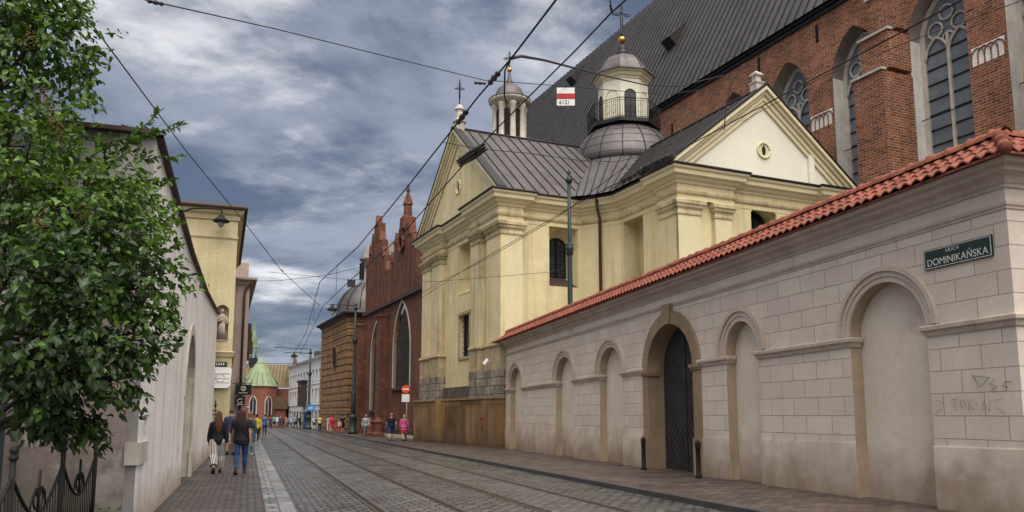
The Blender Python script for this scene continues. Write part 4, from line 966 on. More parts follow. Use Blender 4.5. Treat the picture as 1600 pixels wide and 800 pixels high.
# ================================================================== YELLOW HOUSE ON THE LEFT
YRZ = math.atan2(1, -.368)
YH = thing('ochre_house', 'ochre rendered corner house with dark eaves and a statue niche beyond the whitewashed wall', 'house', (-11.8, 33, 0), YRZ)
m = MB(); m.T = facing_mx(0)
m.wall(-7, 0, -.4, 3.95, ()); m.wall(-7, 0, 3.95, 10.2, [op('round', -.72, -.2, 4.55, 5.85, .26, .3, 1, 1, 12)]); m.T = None
wo = [op('flat', a, a + 1.1, z, z + h_, 0, .18, 0, 1) for a in (1.5, 4.3, 7.1, 9.9) for z, h_ in ((4.6, 1.9),)]
m.wall(0, 13, -.4, 3.95, [op('flat', a, a + 1.3, 0.1, 2.7, 0, .2, 0, 1) for a in (1.4, 4.2, 7.0, 9.8)]); m.wall(0, 13, 3.95, 7.6, wo)
m.wall(0, 13, 7.6, 10.2, [op('flat', a, a + 1.1, 8.0, 9.4, 0, .18, 0, 1) for a in (1.5, 4.3, 7.1, 9.9)])
m.build('wall', [X['ochre'], X['ochretrim']], YH)
m = MB(); fp = [(0, 7), (0, 0), (13, 0)]
m.sweep(fp[::1], [(0, 3.9), (.06, 3.92), (.1, 4.05), (.14, 4.1), (0, 4.15)]); m.build('string_course', X['ochretrim'], YH)
m = MB(); m.sweep(fp, [(0, 8.95), (.04, 8.97), (.05, 9.05), (0, 9.08)]); m.sweep(fp, [(0, 9.75), (.06, 9.77), (.1, 9.95), (.2, 10.05), (.25, 10.2), (0, 10.22)]); m.build('cornice', X['ochretrim'], YH)
m = MB(); m.sweep(fp, [(0, 10.225), (.36, 10.225), (.38, 10.30), (0, 10.5)]); m.box(.0, 13, .0, 7, 10.3, 10.5); m.build('eaves', X['eave'], YH)
m = MB(); m.sweep([(0.0, .0), (13, .0)], [(.01, 10.0), (.30, 10.17), (.30, 10.22), (.01, 10.22)]); m.build('soffit', X['eave'], YH)
# statue in the niche
ST = thing('statue', 'weathered stone robed saint statue standing in the niche of the ochre house', 'statue', Matrix.Translation((-11.8, 33, 0)) @ Matrix.Rotation(YRZ, 4, 'Z') @ Vector((.15, .46, 4.56)), YRZ + R(90))
m = MB()
m.etube([((0, 0, .06), .20, .16), ((0, 0, .10), .19, .15), ((.01, 0, .5), .17, .13), ((-.01, 0, .8), .14, .11), ((0, 0, 1.0), .18, .11), ((0, 0, 1.12), .13, .09), ((0, 0, 1.17), .05, .05), ((0, 0, 1.22), .05, .05)], 14)
m.ball((0, .01, 1.30), .075, .085, .105, 12, 8)
m.etube([((.17, 0, 1.06), .05, .05), ((.22, .05, .88), .045, .045), ((.10, .14, .84), .04, .04), ((0, .15, .92), .035, .035)], 8); m.etube([((-.17, 0, 1.06), .05, .05), ((-.23, .03, .86), .045, .045), ((-.16, .13, .74), .04, .04)], 8)
for k in range(9): w = -.9 + k * .22; m.tube([(.17 * math.sin(w) * 1.1, .14 * math.cos(w) + .02, .1), (.13 * math.sin(w), .11 * math.cos(w) + .02, .75)], .022, 5)
m.build('figure', X['statue'], ST); m = MB(); m.box(-.22, .22, -.17, .17, 0, .06); m.build('plinth', X['statue'], ST)
def yh(y, x, z): return Matrix.Translation((-11.8, 33, 0)) @ Matrix.Rotation(YRZ, 4, 'Z') @ Vector((x, y, z))
# white pictogram board, green plate
B = thing('notice_board', 'white rounded notice board with raised bars hung on the corner of the ochre house', 'sign', yh(.36, -.14, 3.02), LRZ + R(-90))
m = MB(); m.prism([(-.36, -.42), (.24, -.42), (.34, -.30), (.38, .36), (.30, .44), (-.36, .44)], -.03, .03); m.build('board', X['white'], B)
m = MB()
for z in (.18, -.02, -.2): m.box(-.3, .3, -.05, -.031, z, z + .035)
m.ring((-.06, -.04, .02), .17, .022, 'y', 16); m.build('relief', X['offwhite'], B)
B = thing('street_sign', 'small dark green street plate above the white notice board', 'street sign', yh(.50, -.03, 3.60), LRZ + R(-90))
m = MB(); m.box(-.32, .32, -.02, .02, -.09, .09); m.build('plate', X['signgreen'], B)
m = MB()
for i in range(5): m.box(-.2 + i * .09, -.15 + i * .09, -.026, -.021, -.05, .05)
m.build('lettering', X['letter'], B)
def lamp_head(mb, c, s=1.0):
    mb.lathe([(.03 * s, .42 * s), (.05 * s, .30 * s), (.12 * s, .26 * s), (.13 * s, .20 * s), (.22 * s, .14 * s), (.34 * s, .04 * s), (.34 * s, .0), (.2 * s, -.01)], 14, c)
def lamp_glass(mb, c, s=1.0):
    mb.lathe([(.17 * s, .0), (.17 * s, -.12 * s), (.12 * s, -.25 * s), (.05 * s, -.32 * s)], 12, c)
WLp = thing('wall_lamp', 'dark curved bracket lamp hanging in front of the ochre house', 'lamp', yh(.7, -.55, 9.2), LRZ + R(-90))
m = MB(); m.tube([(-1.75, .5, .25), (-1.7, .3, .45), (-1.5, .1, .68), (-1.15, 0, .84), (-.6, 0, .9), (.02, 0, .9), (.02, 0, .78)], .04, 6); m.build('bracket', X['iron'], WLp)
m = MB(); lamp_head(m, (.02, 0, .36)); m.build('lamp_shade', X['iron'], WLp); m = MB(); lamp_glass(m, (.02, 0, .36), .8); m.build('lamp_glass', X['galv'], WLp)
G_ = thing('railing', 'black wrought iron spear tips standing beside the ochre house', 'railing', yh(.55, -.75, g(33)), LRZ)
m = MB()
for y in (0, .28): 
    m.tube([(0, y, 0), (0, y, 1.95)], .02, 5); m.lathe([(.02, 1.9), (.06, 1.98), (.03, 2.06), (.02, 2.2)], 6, (0, y, 0))
    for z in (1.62, 1.78): m.tube([(0, y - .1, z), (0, y + .1, z)], .022, 5)
m.tube([(0, -.3, 1.3), (0, .5, 1.3)], .02, 5); m.build('bars', X['iron'], G_)
# mauve house behind it
MH = thing('mauve_house', 'narrow mauve rendered house front with drainpipe beyond the ochre house', 'house', (-15.75, 46.5, 0), YRZ)
m = MB(); m.T = facing_mx(0); m.wall(-6, 0, -.4, 9.6, ()); m.T = None
m.wall(0, 16, -.4, 9.6, [op('flat', a, a + 1.2, z, z + 1.8, 0, .2, 0, 1) for z in (1.0,) for a in (2, 6, 10, 13)]); m.build('wall', [X['mauve'], X['dark']], MH)
m = MB(); fp = [(0, 6), (0, 0), (16, 0)]; m.sweep(fp, [(0, 9.2), (.08, 9.22), (.14, 9.4), (.4, 9.5), (.42, 9.62), (0, 9.7)]); m.sweep([(0, 1.5), (0, 0), (16, 0)], [(-1, 9.71), (-.1, 9.71), (-.1, 10.6), (-1, 10.8)]); m.build('cornice', X['mauve'], MH)
m = MB(); m.tube([(-.12, -.05, 9.3), (-.12, .25, 8.9), (-.12, .28, 8.6), (-.12, .28, 0)], .07, 8); m.build('drainpipe', X['eave'], MH)
for k in range(5): m = MB(); m.box(1.0 + k * 2.2, 1.6 + k * 2.2, -.35, -.002, 5.2 + (k % 3) * .8, 5.9 + (k % 3) * .8); m.build('console', X['eave'], MH)
def mh(x, y, z): return Matrix.Translation((-15.75, 46.5, 0)) @ Matrix.Rotation(YRZ, 4, 'Z') @ Vector((x, y, z))
hs = thing('hanging_sign', 'black hanging board with a white ring emblem on the mauve house', 'sign', mh(-.4, .12, 2.95), LRZ + R(-90))
m = MB(); m.box(-.45, .45, -.03, .03, -.30, .30); m.build('board', X['iron'], hs); m = MB(); m.ring((0, -.035, .06), .13, .025, 'y', 16); m.ring((0, -.035, .06), .05, .02, 'y', 10); m.box(-.25, .25, -.04, -.031, -.2, -.17); m.build('emblem', X['letter'], hs)
m = MB(); m.tube([(-.6, 0, .36), (.5, 0, .36)], .02, 5); m.tube([(-.4, 0, .36), (-.4, 0, .30)], .012, 4); m.tube([(.4, 0, .36), (.4, 0, .30)], .012, 4)
for w in (0, 1, 2): m.ring((-.3 + w * .3, 0, .55), .13, .012, 'y', 12)
m.build('bracket', X['iron'], hs)
hs = thing('hanging_sign', 'small square black hanging sign with a white swirl under the ring emblem board', 'sign', mh(-.4, .28, 2.28), LRZ + R(-90))
m = MB(); m.box(-.27, .27, -.03, .03, -.27, .27); m.tube([(0, 0, .27), (0, 0, .38)], .012, 4); m.build('board', X['iron'], hs)
m = MB(); m.tube([(.14, -.04, .1), (.0, -.04, .15), (-.13, -.04, .05), (-.12, -.04, -.1), (.02, -.04, -.13), (.14, -.04, -.06), (.05, -.04, .0)], .022, 5); m.box(-.2, .2, -.04, -.031, -.21, -.18); m.build('emblem', X['letter'], hs)
# ================================================================== FAR CHURCH WITH GREEN APSE ROOF
SF = thing('apse_church', 'brick church with a green copper cone roof at the end of the street', 'church', (-44.9, 140, g(140)), R(10))
def ngon(r, n, ph=0., c=(0, 0)): return [(c[0] + r * math.cos(ph + 2 * math.pi * i / n), c[1] + r * math.sin(ph + 2 * math.pi * i / n)) for i in range(n)]
m = MB(); m.prism_xy(ngon(3.15, 10, .3), -.3, 7.0); m.box(-3, 9, 1.2, 9, -.3, 6.6); m.box(3.0, 4.8, -1, 4, -.3, 3.2); m.build('wall', X['brickfar'], SF)
m = MB(); m.lathe([(3.45, 6.95), (3.3, 7.25), (.05, 12.2)], 10, (0, 0, 0), 0, False, (1, 1, 1), .3); rr = m.build('roof', X['verdigris'], SF)
m = MB()
for k in range(20):
    w = .3 + 2 * math.pi * k / 20; f = .96 if k % 2 else 1.0; m.tube([(3.33 * f * math.cos(w), 3.33 * f * math.sin(w), 7.27), (.05, .0, 12.2)], .05, 4)
m.tube([(0, 0, 12.1), (0, 0, 13.6)], .05, 4); m.tube([(-.35, 0, 13.1), (.35, 0, 13.1)], .05, 4); m.build('rib', X['verdigris'], rr)
m = MB(); roof_plane(m, (-5, 1, 6.8), (5.4, 1, 6.8), (-5, 5.5, 11.2), (5.4, 5.5, 11.2), .6, 0, .09, .04); m.build('nave_roof', [X['olive'], X['eave']], SF)
m = MB(); m.prism([(5.4, 0), (6.2, 0), (6.2, 7.4), (5.9, 11.5), (5.7, 12.2), (5.4, 11.2)], .8, 5.8); m.build('gable_end', X['brickfar'], SF)
m = MB(); m.prism([(2.6, 3.0), (5.1, 3.0), (4.9, 4.0), (4.0, 5.1), (3.0, 5.2)], -1.4, 3.6); m.build('porch_roof', X['olive'], SF)
for w in (-1.75, -.9, -2.6):
    tr = Matrix.Rotation(w + R(90), 4, 'Z') @ Matrix.Translation((0, -3.06, 0))
    m = MB(); m.T = tr; P = [(-.55, 1.9)] + arch_pts('pointed', -.55, .55, 4.1, 1.05, 10) + [(.55, 1.9)]; m.face(P, -.05); q = m.build('window', X['glassdark'], SF)
    m = MB(); m.T = tr; m.arch(P, .13, -.12, .1); m.box(-.04, .04, -.08, -.04, 1.9, 4.8); m.build('surround', X['limestone'], q)
m = MB(); m.T = Matrix.Rotation(-.45, 4, 'Z')
m.box(-.2, .2, -3.2, -2.9, 3.2, 3.45); m.build('label_stop', X['limestone'], SF)
m = MB(); m.prism_xy(ngon(.8, 6, 0, (-2.1, 5.5)), 9.5, 12.4); sp = m.build('spire', X['tinedge'], SF)
m = MB(); m.lathe([(.85, 14.3), (.8, 14.5), (.28, 17.5), (.05, 19.6)], 6, (-2.1, 5.5, 0), 0, False); m.tube([(-2.1, 5.5, 19.4), (-2.1, 5.5, 20.6)], .06, 4); m.build('spire_roof', X['verdigris'], sp)
m = MB()
for p in ngon(.7, 6, 0, (-2.1, 5.5)): m.tube([(*p, 12.3), (*p, 14.4)], .09, 5)
m.build('spire_column', X['verdigris'], sp)
# ================================================================== WHITE CORNER HOUSE
WH = thing('white_corner_house', 'white three storey house with a brown bay window behind the far tram mast', 'house', (-28.2, 115, g(115)), CRZ)
m = MB()
cols = [-27.6 + i * 2.75 for i in range(12)]
for z0, z1, wz, wh in ((3.4, 6.55, 3.95, 1.75), (6.55, 9.1, 7.05, 1.5)):
    m.wall(-29.5, 7, z0, z1, [op('flat', a, a + 1.1, wz, wz + wh, 0, .2, 0, None) for a in cols])
m.wall(-29.5, 7, -.3, 3.4, [op('flat', a - .3, a + 1.6, .1, 2.5, 0, .3, 0, None) for a in cols]); m.wall(-29.5, 7, 9.1, 10.3, ())
m.lathe([(1.6, -.3), (1.6, 10.3)], 20, (-29.5, 1.6, 0), 0, False); m.box(-31, 7, 1.6, 9, 0, 10.2)
m.build('wall', X['offwhite'], WH)
for z, hz in ((1.0, 0), (3.95, 1.75), (7.05, 1.5)):
    for a in cols:
        if z == 1.0: m = MB(); m.face([(a - .3, .1), (a + 1.6, .1), (a + 1.6, 2.5), (a - .3, 2.5)], .28); m.build('shop_window', X['glassdark'], WH); continue
        m = MB(); m.face([(a, z), (a + 1.1, z), (a + 1.1, z + hz), (a, z + hz)], .18); w = m.build('window', X['glassdark'], WH)
        m = MB(); m.box(a + .5, a + .6, .1, .17, z, z + hz); m.box(a, a + 1.1, .1, .17, z + hz * .6, z + hz * .6 + .08); m.box(a - .15, a + 1.25, -.12, -.002, z + hz + .1, z + hz + .24); m.box(a - .1, a + 1.2, -.1, -.002, z - .15, z - .02); m.build('frame', X['offwhite'], w)
pw = [(-29.5, 0), (7, 0)]
m = MB(); m.sweep(pw, [(0, 10.0), (.1, 10.02), (.2, 10.2), (.5, 10.3), (.52, 10.42), (0, 10.5)]); m.sweep(pw, [(0, 6.4), (.1, 6.42), (.12, 6.55), (0, 6.6)]); m.sweep(pw, [(0, 3.3), (.12, 3.32), (.16, 3.5), (0, 3.55)])
m.lathe([(1.6, 10.0), (1.8, 10.2), (2.1, 10.3), (2.1, 10.45), (.1, 10.6)], 20, (-29.5, 1.6, 0), 0, False); m.build('cornice', X['offwhite'], WH)
m = MB(); m.add([(-30, -.3, 10.46), (7, -.3, 10.46), (7, 5, 11.8), (-28, 5, 11.8)], [(0, 1, 2, 3)]); m.box(-22, -20.5, 3, 4, 11, 12.8); m.box(-10, -8, 3, 4, 11, 12.9); m.build('roof', X['tindark'], WH)
m = MB(); m.box(-13.4, -9.9, -.9, -.002, 3.2, 7.0); bw = m.build('bay_window', X['mauve'] if False else X['eave'], WH)
m = MB(); m.box(-13.6, -9.7, -1.1, -.002, 7.0, 7.3); m.build('bay_roof', X['tinedge'], bw)
m = MB(); m.box(-13.1, -12.0, -.93, -.905, 4.4, 6.5); m.box(-11.4, -10.2, -.93, -.905, 4.4, 6.5); m.build('bay_pane', X['glassdark'], bw)
# glass tram shelter in front
SH = thing('tram_shelter', 'low glass tram shelter in front of the white corner house', 'shelter', aty(474, 660, 112), CRZ)
SH.location.z = g(112)
m = MB(); m.box(-4, 2, -.8, .8, 2.25, 2.4); m.build('roof', X['galv'], SH)
m = MB()
for x in (-3.8, -1, 1.8):
    for y in (-.7, .7): m.box(x - .06, x + .06, y - .06, y + .06, 0, 2.25)
m.build('frame', X['iron'], SH); m = MB(); m.box(-3.7, 1.7, .66, .68, .3, 2.1); m.build('glass_panel', X['glassdark'], SH)
PB = thing('phone_box', 'dark blue box standing between the tram shelter and the far mast', 'phone box', aty(478.5, 660, 108), CRZ); PB.location.z = g(108)
m = MB(); m.box(-.45, .45, -.4, .4, 0, 2.1); m.box(-.5, .5, -.45, .45, 2.1, 2.3); m.build('cabinet', X['bluebox'], PB); m = MB(); m.box(-.35, .35, -.41, -.401, .9, 1.9); m.box(.451, .46, -.3, .3, .9, 1.9); m.build('pane', X['glassdark'], PB)
# ================================================================== MASTS AND SIGNS
def mast(name, label, x, y, z0, ztop, r, collar, group='green tram masts along the street', base=True):
    t = thing(name, label, 'mast', (x, y, z0), 0, group)
    m = MB(); m.lathe([(r * 1.5, 0), (r * 1.5, (ztop - z0) * .3), (r * 1.1, (ztop - z0) * .31), (r * 1.0, (ztop - z0) * .72), (r * .8, (ztop - z0) * .73), (r * .75, ztop - z0 - .3)], 14); m.build('pole', X['irongreen'], t)
    m = MB()
    for f in collar:
        zc = (ztop - z0) * f
        m.lathe([(r * 1.1, zc - .28), (r * 1.5, zc - .24), (r * 1.3, zc - .1), (r * 1.6, zc - .05), (r * 1.6, zc + .05), (r * 1.3, zc + .1), (r * 1.5, zc + .2), (r * 1.0, zc + .26)], 14)
    m.build('collar', X['irongreen'], t)
    m = MB(); zt = ztop - z0; m.lathe([(r * .75, zt - .5), (r * 1.3, zt - .42), (r * 1.5, zt - .3), (r * .9, zt - .22), (r * .6, zt - .1), (r * .9, zt - .02), (r * .5, zt + .1), (.01, zt + .2)], 14); m.build('finial', X['irongreen'], t)
    if base: m = MB(); m.lathe([(r * 3.0, 0), (r * 3.0, .25), (r * 2.4, .32), (r * 2.2, 1.4), (r * 2.6, 1.5), (r * 2.2, 1.65), (r * 1.5, 1.8)], 12, (0, 0, 0)); m.build('base', X['irongreen'], t)
    return t
p = aty(889, 270, 33.2); mast('tram_mast', 'green iron tram mast rising behind the tiled coping of the garden wall', p.x, 33.2, g(33), p.z, .105, (.72,), base=False)
p = aty(556, 476, 73); t = mast('tram_mast', 'green iron tram mast with a lantern arm in front of the brown sandstone chapel', p.x, 73, g(73), p.z, .15, (.3, .72))
def lamp_arm(t, z, dx, lx):
    m = MB(); m.tube([(0, 0, z), (-dx * .5, 0, z + .12), (-dx, 0, z + .1)], .05, 5); m.tube([(0, 0, z - .7), (-dx * .4, 0, z)], .03, 5); m.build('arm', X['irongreen'], t)
    m = MB(); lamp_head(m, (-lx, 0, z - .42), 1.5); m.build('lamp_shade', X['iron'], t); m = MB(); lamp_glass(m, (-lx, 0, z - .42), 1.5); m.build('lamp_glass', X['letter'], t)
lamp_arm(t, 11.9, 2.5, 2.2)
p = aty(485.5, 547, 105); t = mast('tram_mast', 'dark tram mast carrying a blue sign at the far end of the right kerb', p.x, 105, g(105), p.z, .16, (.3, .7))
lamp_arm(t, 10.0, 3.6, 2.2)
m = MB(); m.tube([(0, 0, 10.6), (-4.6, -1.0, 10.75)], .05, 5); m.tube([(0, 0, 8.6), (-8, -1.0, 8.65)], .03, 4); m.build('cross_arm', X['irongreen'], t)
bs = thing('blue_sign', 'square blue road sign with a white symbol on the far tram mast', 'road sign', aty(486, 637, 104.5), 0)
m = MB(); m.box(-.5, .5, -.02, .02, -.4, .4); m.build('plate', X['blue'], bs); m = MB(); m.box(-.32, .32, -.03, -.021, -.08, .06); m.prism([(.1, -.25), (.36, -.01), (.1, .22)], -.03, -.021); m.prism([(-.34, -.2), (-.1, -.2), (-.22, .2)], -.03, -.021); m.build('symbol', X['white'], bs)
# no entry sign
p = aty(634, 612, 51); NE = thing('no_entry_sign', 'round red and white no entry sign with a blank white plate on a pole', 'road sign', (p.x, 51, g(51)), 0)
m = MB(); m.tube([(.07, .05, 0), (.07, .05, p.z + .2)], .035, 8); m.build('pole', X['galv'], NE)
def disc(mb, c, r, y0, y1, n=24): mb.prism([(c[0] + r * math.cos(2 * math.pi * i / n), c[1] + r * math.sin(2 * math.pi * i / n)) for i in range(n)], y0, y1)
zc = p.z - g(51) + .16
m = MB(); disc(m, (0, zc), .27, -.02, .0); m.build('disc', X['orange'], NE); m = MB(); m.box(-.2, .2, -.03, -.021, zc - .05, zc + .05); m.build('bar', X['white'], NE)
m = MB(); m.box(-.25, .25, -.02, .0, zc - .82, zc - .32); m.build('plate', X['white'], NE)
for (u, v, lab) in ((590, 682.5, 'squat brown stone bollard beside the gothic chapel wall, nearer the yellow chapel'), (576, 681, 'squat brown stone bollard nearer the tram mast')):
    p = onground(u, v); t = thing('stone_bollard', lab, 'bollard', p, CRZ, 'stone bollards along the gothic chapel')
    m = MB(); m.box(-.42, .42, -.42, .42, -.1, .25); m.build('base', X['brickmid'], t); m = MB(); m.lathe([(.45, .25), (.36, .35), (.34, 1.05), (.42, 1.15), (.1, 1.5)], 8, (0, 0, 0), 0, False); m.build('post', X['brickmid'], t)
RL = thing('kerb_railing', 'low iron rail with a pale base running past the gothic chapel', 'railing', onground(640, 687), CRZ)
m = MB()
for z in (.45, .9): m.tube([(2, .8, z), (-14, .8, z)], .03, 5)
for i in range(9): m.tube([(2 - 2 * i, .8, 0), (2 - 2 * i, .8, .95)], .035, 5)
m.build('rail', X['iron'], RL); m = MB(); m.box(-14, 2, .6, 1.0, -.1, .18); m.build('base', X['limestone'], RL)
# ================================================================== OVERHEAD WIRES
def pt(u, v, d): return aty(u, v, d)
def wire(label, pts, r=.014, sag=0., n=10, ins=(), name='overhead_wire'):
    """pts: (u, v, depth) guides that become fixed points in the street"""
    P = [pt(*p) for p in pts]; Q = []
    for a, b in zip(P[:-1], P[1:]):
        for i in range(n):
            t = i / n; q = a.lerp(b, t); q.z -= sag * 4 * t * (1 - t) * (b - a).length / 20; Q.append(q)
    Q.append(P[-1])
    o = thing(name, label, 'wire', P[0], 0, 'tram wires over the street')
    m = MB(); m.tube([q - P[0] for q in Q], r, 5); m.build('cable', X['wire'], o)
    for (u, v, d, L_) in ins:
        c = pt(u, v, d) - P[0]; k = min(range(len(Q) - 1), key=lambda i: ((Q[i] - P[0]) - c).length); dr = (Q[k + 1] - Q[k]).normalized()
        m = MB(); k_ = min(1., L_ / .5) * .9; m.tube([c - dr * L_ / 2, c - dr * L_ / 2 * .8, c - dr * L_ * .2, c, c + dr * L_ * .2, c + dr * L_ / 2 * .8, c + dr * L_ / 2], [.02 * k_, .055 * k_, .03 * k_, .06 * k_, .03 * k_, .055 * k_, .02 * k_], 8); m.build('insulator', X['porcelain'], o)
    return o
wire('heavy contact wire over the left track running towards the red brick gables', [(880, -15, 8.3), (800, 90, 9.9), (748, 150, 11.4), (638, 290, 15.4), (560, 385, 20.5), (500, 440, 26.5), (478, 520, 44), (455, 560, 66), (448, 585, 90)], .0135, 0, 6, [(772, 122, 10.6, .45), (722, 183, 12.2, .5)])
wire('heavy contact wire over the right track passing the hanging red and white sign', [(1000, -20, 10.8), (955, 20, 11.8), (900, 78, 13.2), (780, 197, 16.3), (735, 245, 18.2), (625, 370, 22), (545, 440, 28), (505, 478, 36), (478, 535, 55), (455, 575, 85)], .0145, 0, 6)
wire('thin span wire from the top left corner to the insulator above the chapel gable', [(200, -9, 9), (228, 0, 9.2), (430, 45, 12), (600, 87, 14), (755, 125, 16), (885, 135, 18), (1040, 148, 20), (1110, 138, 21)], .009, 0, 6, [(243, 4, 9.35, .3), (750, 130, 16, .35)])
wire('long thin stay wire from the top left corner past the ochre house to the tracks', [(100, -20, 8.5), (160, 60, 11), (290, 235, 18), (380, 345, 24), (440, 423, 29), (500, 478, 33)], .012, 0, 6, [(441, 423, 29.1, .22)])
wire('level cross wire between the ochre house and the red brick gables', [(376, 440, 36), (440, 438, 35), (510, 430, 34), (600, 408, 33), (700, 378, 32)], .010, .03, 6)
wire('faint level wire in front of the stepped gables holding the square sign', [(420, 425, 30), (548, 437, 30), (680, 440, 30), (860, 425, 30), (885, 418, 31)], .008, .02, 6)
wire('thick curved feeder cable from the wire knot to the brick wall above the dome', [(798, 91, 9.95), (815, 88, 11), (850, 94, 14), (900, 107, 18), (960, 122, 23), (1010, 133, 28), (1060, 135, 33), (1130, 118, 38)], .024, 0, 6)
wire('long heavy cable running down across the yellow chapel front from the upper right', [(1540, -20, 10), (1300, 108, 14), (1160, 182, 18), (1060, 236, 22), (985, 275, 26), (890, 325, 31), (800, 378, 36), (720, 425, 41), (655, 468, 47)], .015, 0, 6, [(1020, 259, 24, .9), (1036, 250, 23.3, .7)])
wire('thin wire below the heavy cable slanting across the yellow chapel', [(1150, 195, 20), (1050, 300, 24), (930, 370, 28), (790, 355, 33), (700, 396, 38), (652, 430, 43)][0:0] or [(980, 258, 21), (870, 340, 26), (760, 405, 32), (690, 440, 38), (650, 463, 43)], .012, 0, 6)
wire('slender wire looping low in front of the tin roof from the gable to the lantern', [(692, 222, 22), (745, 232, 22), (830, 240, 23), (900, 250, 24), (960, 253, 25), (1040, 238, 26), (1060, 215, 27), (1075, 165, 28)], .012, 0, 5)
wire('thin slanting stay from the upper right edge down to the wall cable', [(1610, -4, 12), (1420, 65, 15), (1290, 118, 18), (1160, 190, 21)], .008, 0, 5)
wire('short drop cable curling down from the brick wall to the white gable', [(1163, 100, 22), (1145, 125, 22), (1135, 160, 22), (1132, 198, 22)], .018, 0, 5, [(1132, 198, 22, .22)])
wire('short loop cable hanging from the wire knot to the round stone lantern', [(797, 95, 10), (789, 110, 10.2), (788, 150, 10.6), (795, 175, 11.5)], .012, 0, 5, [(795, 172, 11.5, .2)])
wire('short hanger with an insulator between the overhead wire and the cross', [(952, -12, 11.6), (954, 8, 11.6), (957, 20, 11.8)], .012, 0, 3, [(955, 14, 11.7, .22)])
for (u0, v0, u1, v1, d, lab) in ((638, 290, 637, 316, 15.5, 'short vertical dropper between the wires beside the brick pinnacle'), (527, 413, 525, 455, 25, 'short vertical dropper between the wires left of the small dome'), (492, 475, 490, 503, 34, 'short vertical dropper between the wires near the far masts')):
    wire(lab, [(u0, v0, d), (u1, v1, d)], .008, 0, 2)
SGN = thing('hanging_sign', 'white plate with a red band and the number 6121 hung on the span wire', 'sign', aty(884, 151, 18), R(0))
m = MB(); m.box(-.215, .215, -.008, .008, -.225, .225); m.build('plate', X['white'], SGN); m = MB(); m.box(-.214, .214, -.014, -.0085, -.06, .075); m.build('band', X['red'], SGN)
text_mesh('number', '6121', .135, X['dark'], SGN, (-.03, -.012, -.19), extrude=.002)
m = MB(); m.tube([(-.2, 0, .22), (-.2, 0, .27)], .01, 4); m.tube([(.2, 0, .22), (.2, 0, .27)], .01, 4); m.build('hook', X['wire'], SGN)
SG2 = thing('hanging_sign', 'small square dark plate hung on the wire above the ribbed dome', 'sign', aty(549, 443, 30), R(0))
m = MB(); m.box(-.155, .155, -.01, .01, -.145, .145); m.build('plate', X['slate'], SG2); m = MB(); m.tube([(-.14, 0, .14), (-.14, 0, .2)], .01, 4); m.tube([(.14, 0, .14), (.14, 0, .2)], .01, 4); m.build('hook', X['wire'], SG2)
# twin section insulator hanging in front of the left tin roof
SI = thing('section_insulator', 'black twin bar insulator on the right track wire before the left tin roof', 'insulator', aty(735, 243, 18.1))
m = MB(); a = aty(714, 255, 18.6) - SI.location; b = aty(757, 228, 17.6) - SI.location
for o_ in (Vector((0, 0, .05)), Vector((.02, 0, -.01)), Vector((.06, 0, -.07))):
    m.tube([a + o_, a.lerp(b, .5) + o_ * 1.2, b + o_], [.03, .05, .03], 6)
for i in (1, 2, 4, 7, 8): q = a.lerp(b, i / 9); m.tube([q + Vector((-.02, 0, .09 + .05 * (i % 2))), q + Vector((.03, 0, -.02)), q + Vector((.08, 0, -.16 + .06 * (i % 3)))], [.018, .06, .02], 6)
m.build('bars', X['porcelain'], SI)
SI = thing('section_insulator', 'black clustered insulator on the heavy cable in front of the right tin roof', 'insulator', aty(1022, 257, 23.5))
m = MB(); a = aty(996, 270, 24.2) - SI.location; b = aty(1052, 242, 22.6) - SI.location
for o_ in (Vector((0, 0, .04)), Vector((.03, 0, -.03)), Vector((.05, 0, -.09))): m.tube([a + o_, a.lerp(b, .4) + o_ * 1.3, b + o_], [.03, .06, .03], 6)
for i in (1, 3, 4, 6, 8): q = a.lerp(b, i / 9); m.tube([q + Vector((-.02, 0, .10 + .05 * (i % 2))), q, q + Vector((.06, 0, -.14 - .05 * (i % 3)))], [.016, .06, .02], 6)
m.build('bars', X['porcelain'], SI)
# ================================================================== PEOPLE
PM = {}
def pm(col, rough=.8, **k):
    key = (tuple(col), rough, str(k))
    if key not in PM: PM[key] = M('cloth_%d' % len(PM), col, rough, .14, 6, spec=.25, fine=.1, **k)
    return PM[key]
SKIN = M('skin', (.50, .29, .20), .55, .06, 5, spec=.35, fine=.04)
SKIN2 = M('skin_tan', (.36, .20, .13), .55, .06, 5, spec=.35, fine=.04)
def remesh(mb, name, mat, parent, vox, smooth=4, fac=.5):
    me = bpy.data.meshes.new('tmp'); me.from_pydata([tuple(p) for p in mb.v], [], mb.f); me.update()
    o = bpy.data.objects.new('tmp', me); C.objects.link(o)
    r = o.modifiers.new('r', 'REMESH'); r.mode = 'VOXEL'; r.voxel_size = vox; r.use_smooth_shade = True
    if smooth: s = o.modifiers.new('s', 'SMOOTH'); s.iterations = smooth; s.factor = fac
    bpy.context.view_layer.update()
    nm = bpy.data.meshes.new_from_object(o.evaluated_get(bpy.context.evaluated_depsgraph_get()))
    C.objects.unlink(o); bpy.data.objects.remove(o); bpy.data.meshes.remove(me)
    nm.materials.clear(); nm.materials.append(mat); nm.name = name
    nm.polygons.foreach_set('use_smooth', [True] * len(nm.polygons))
    q = bpy.data.objects.new(name, nm); C.objects.link(q); q.parent = parent; return q
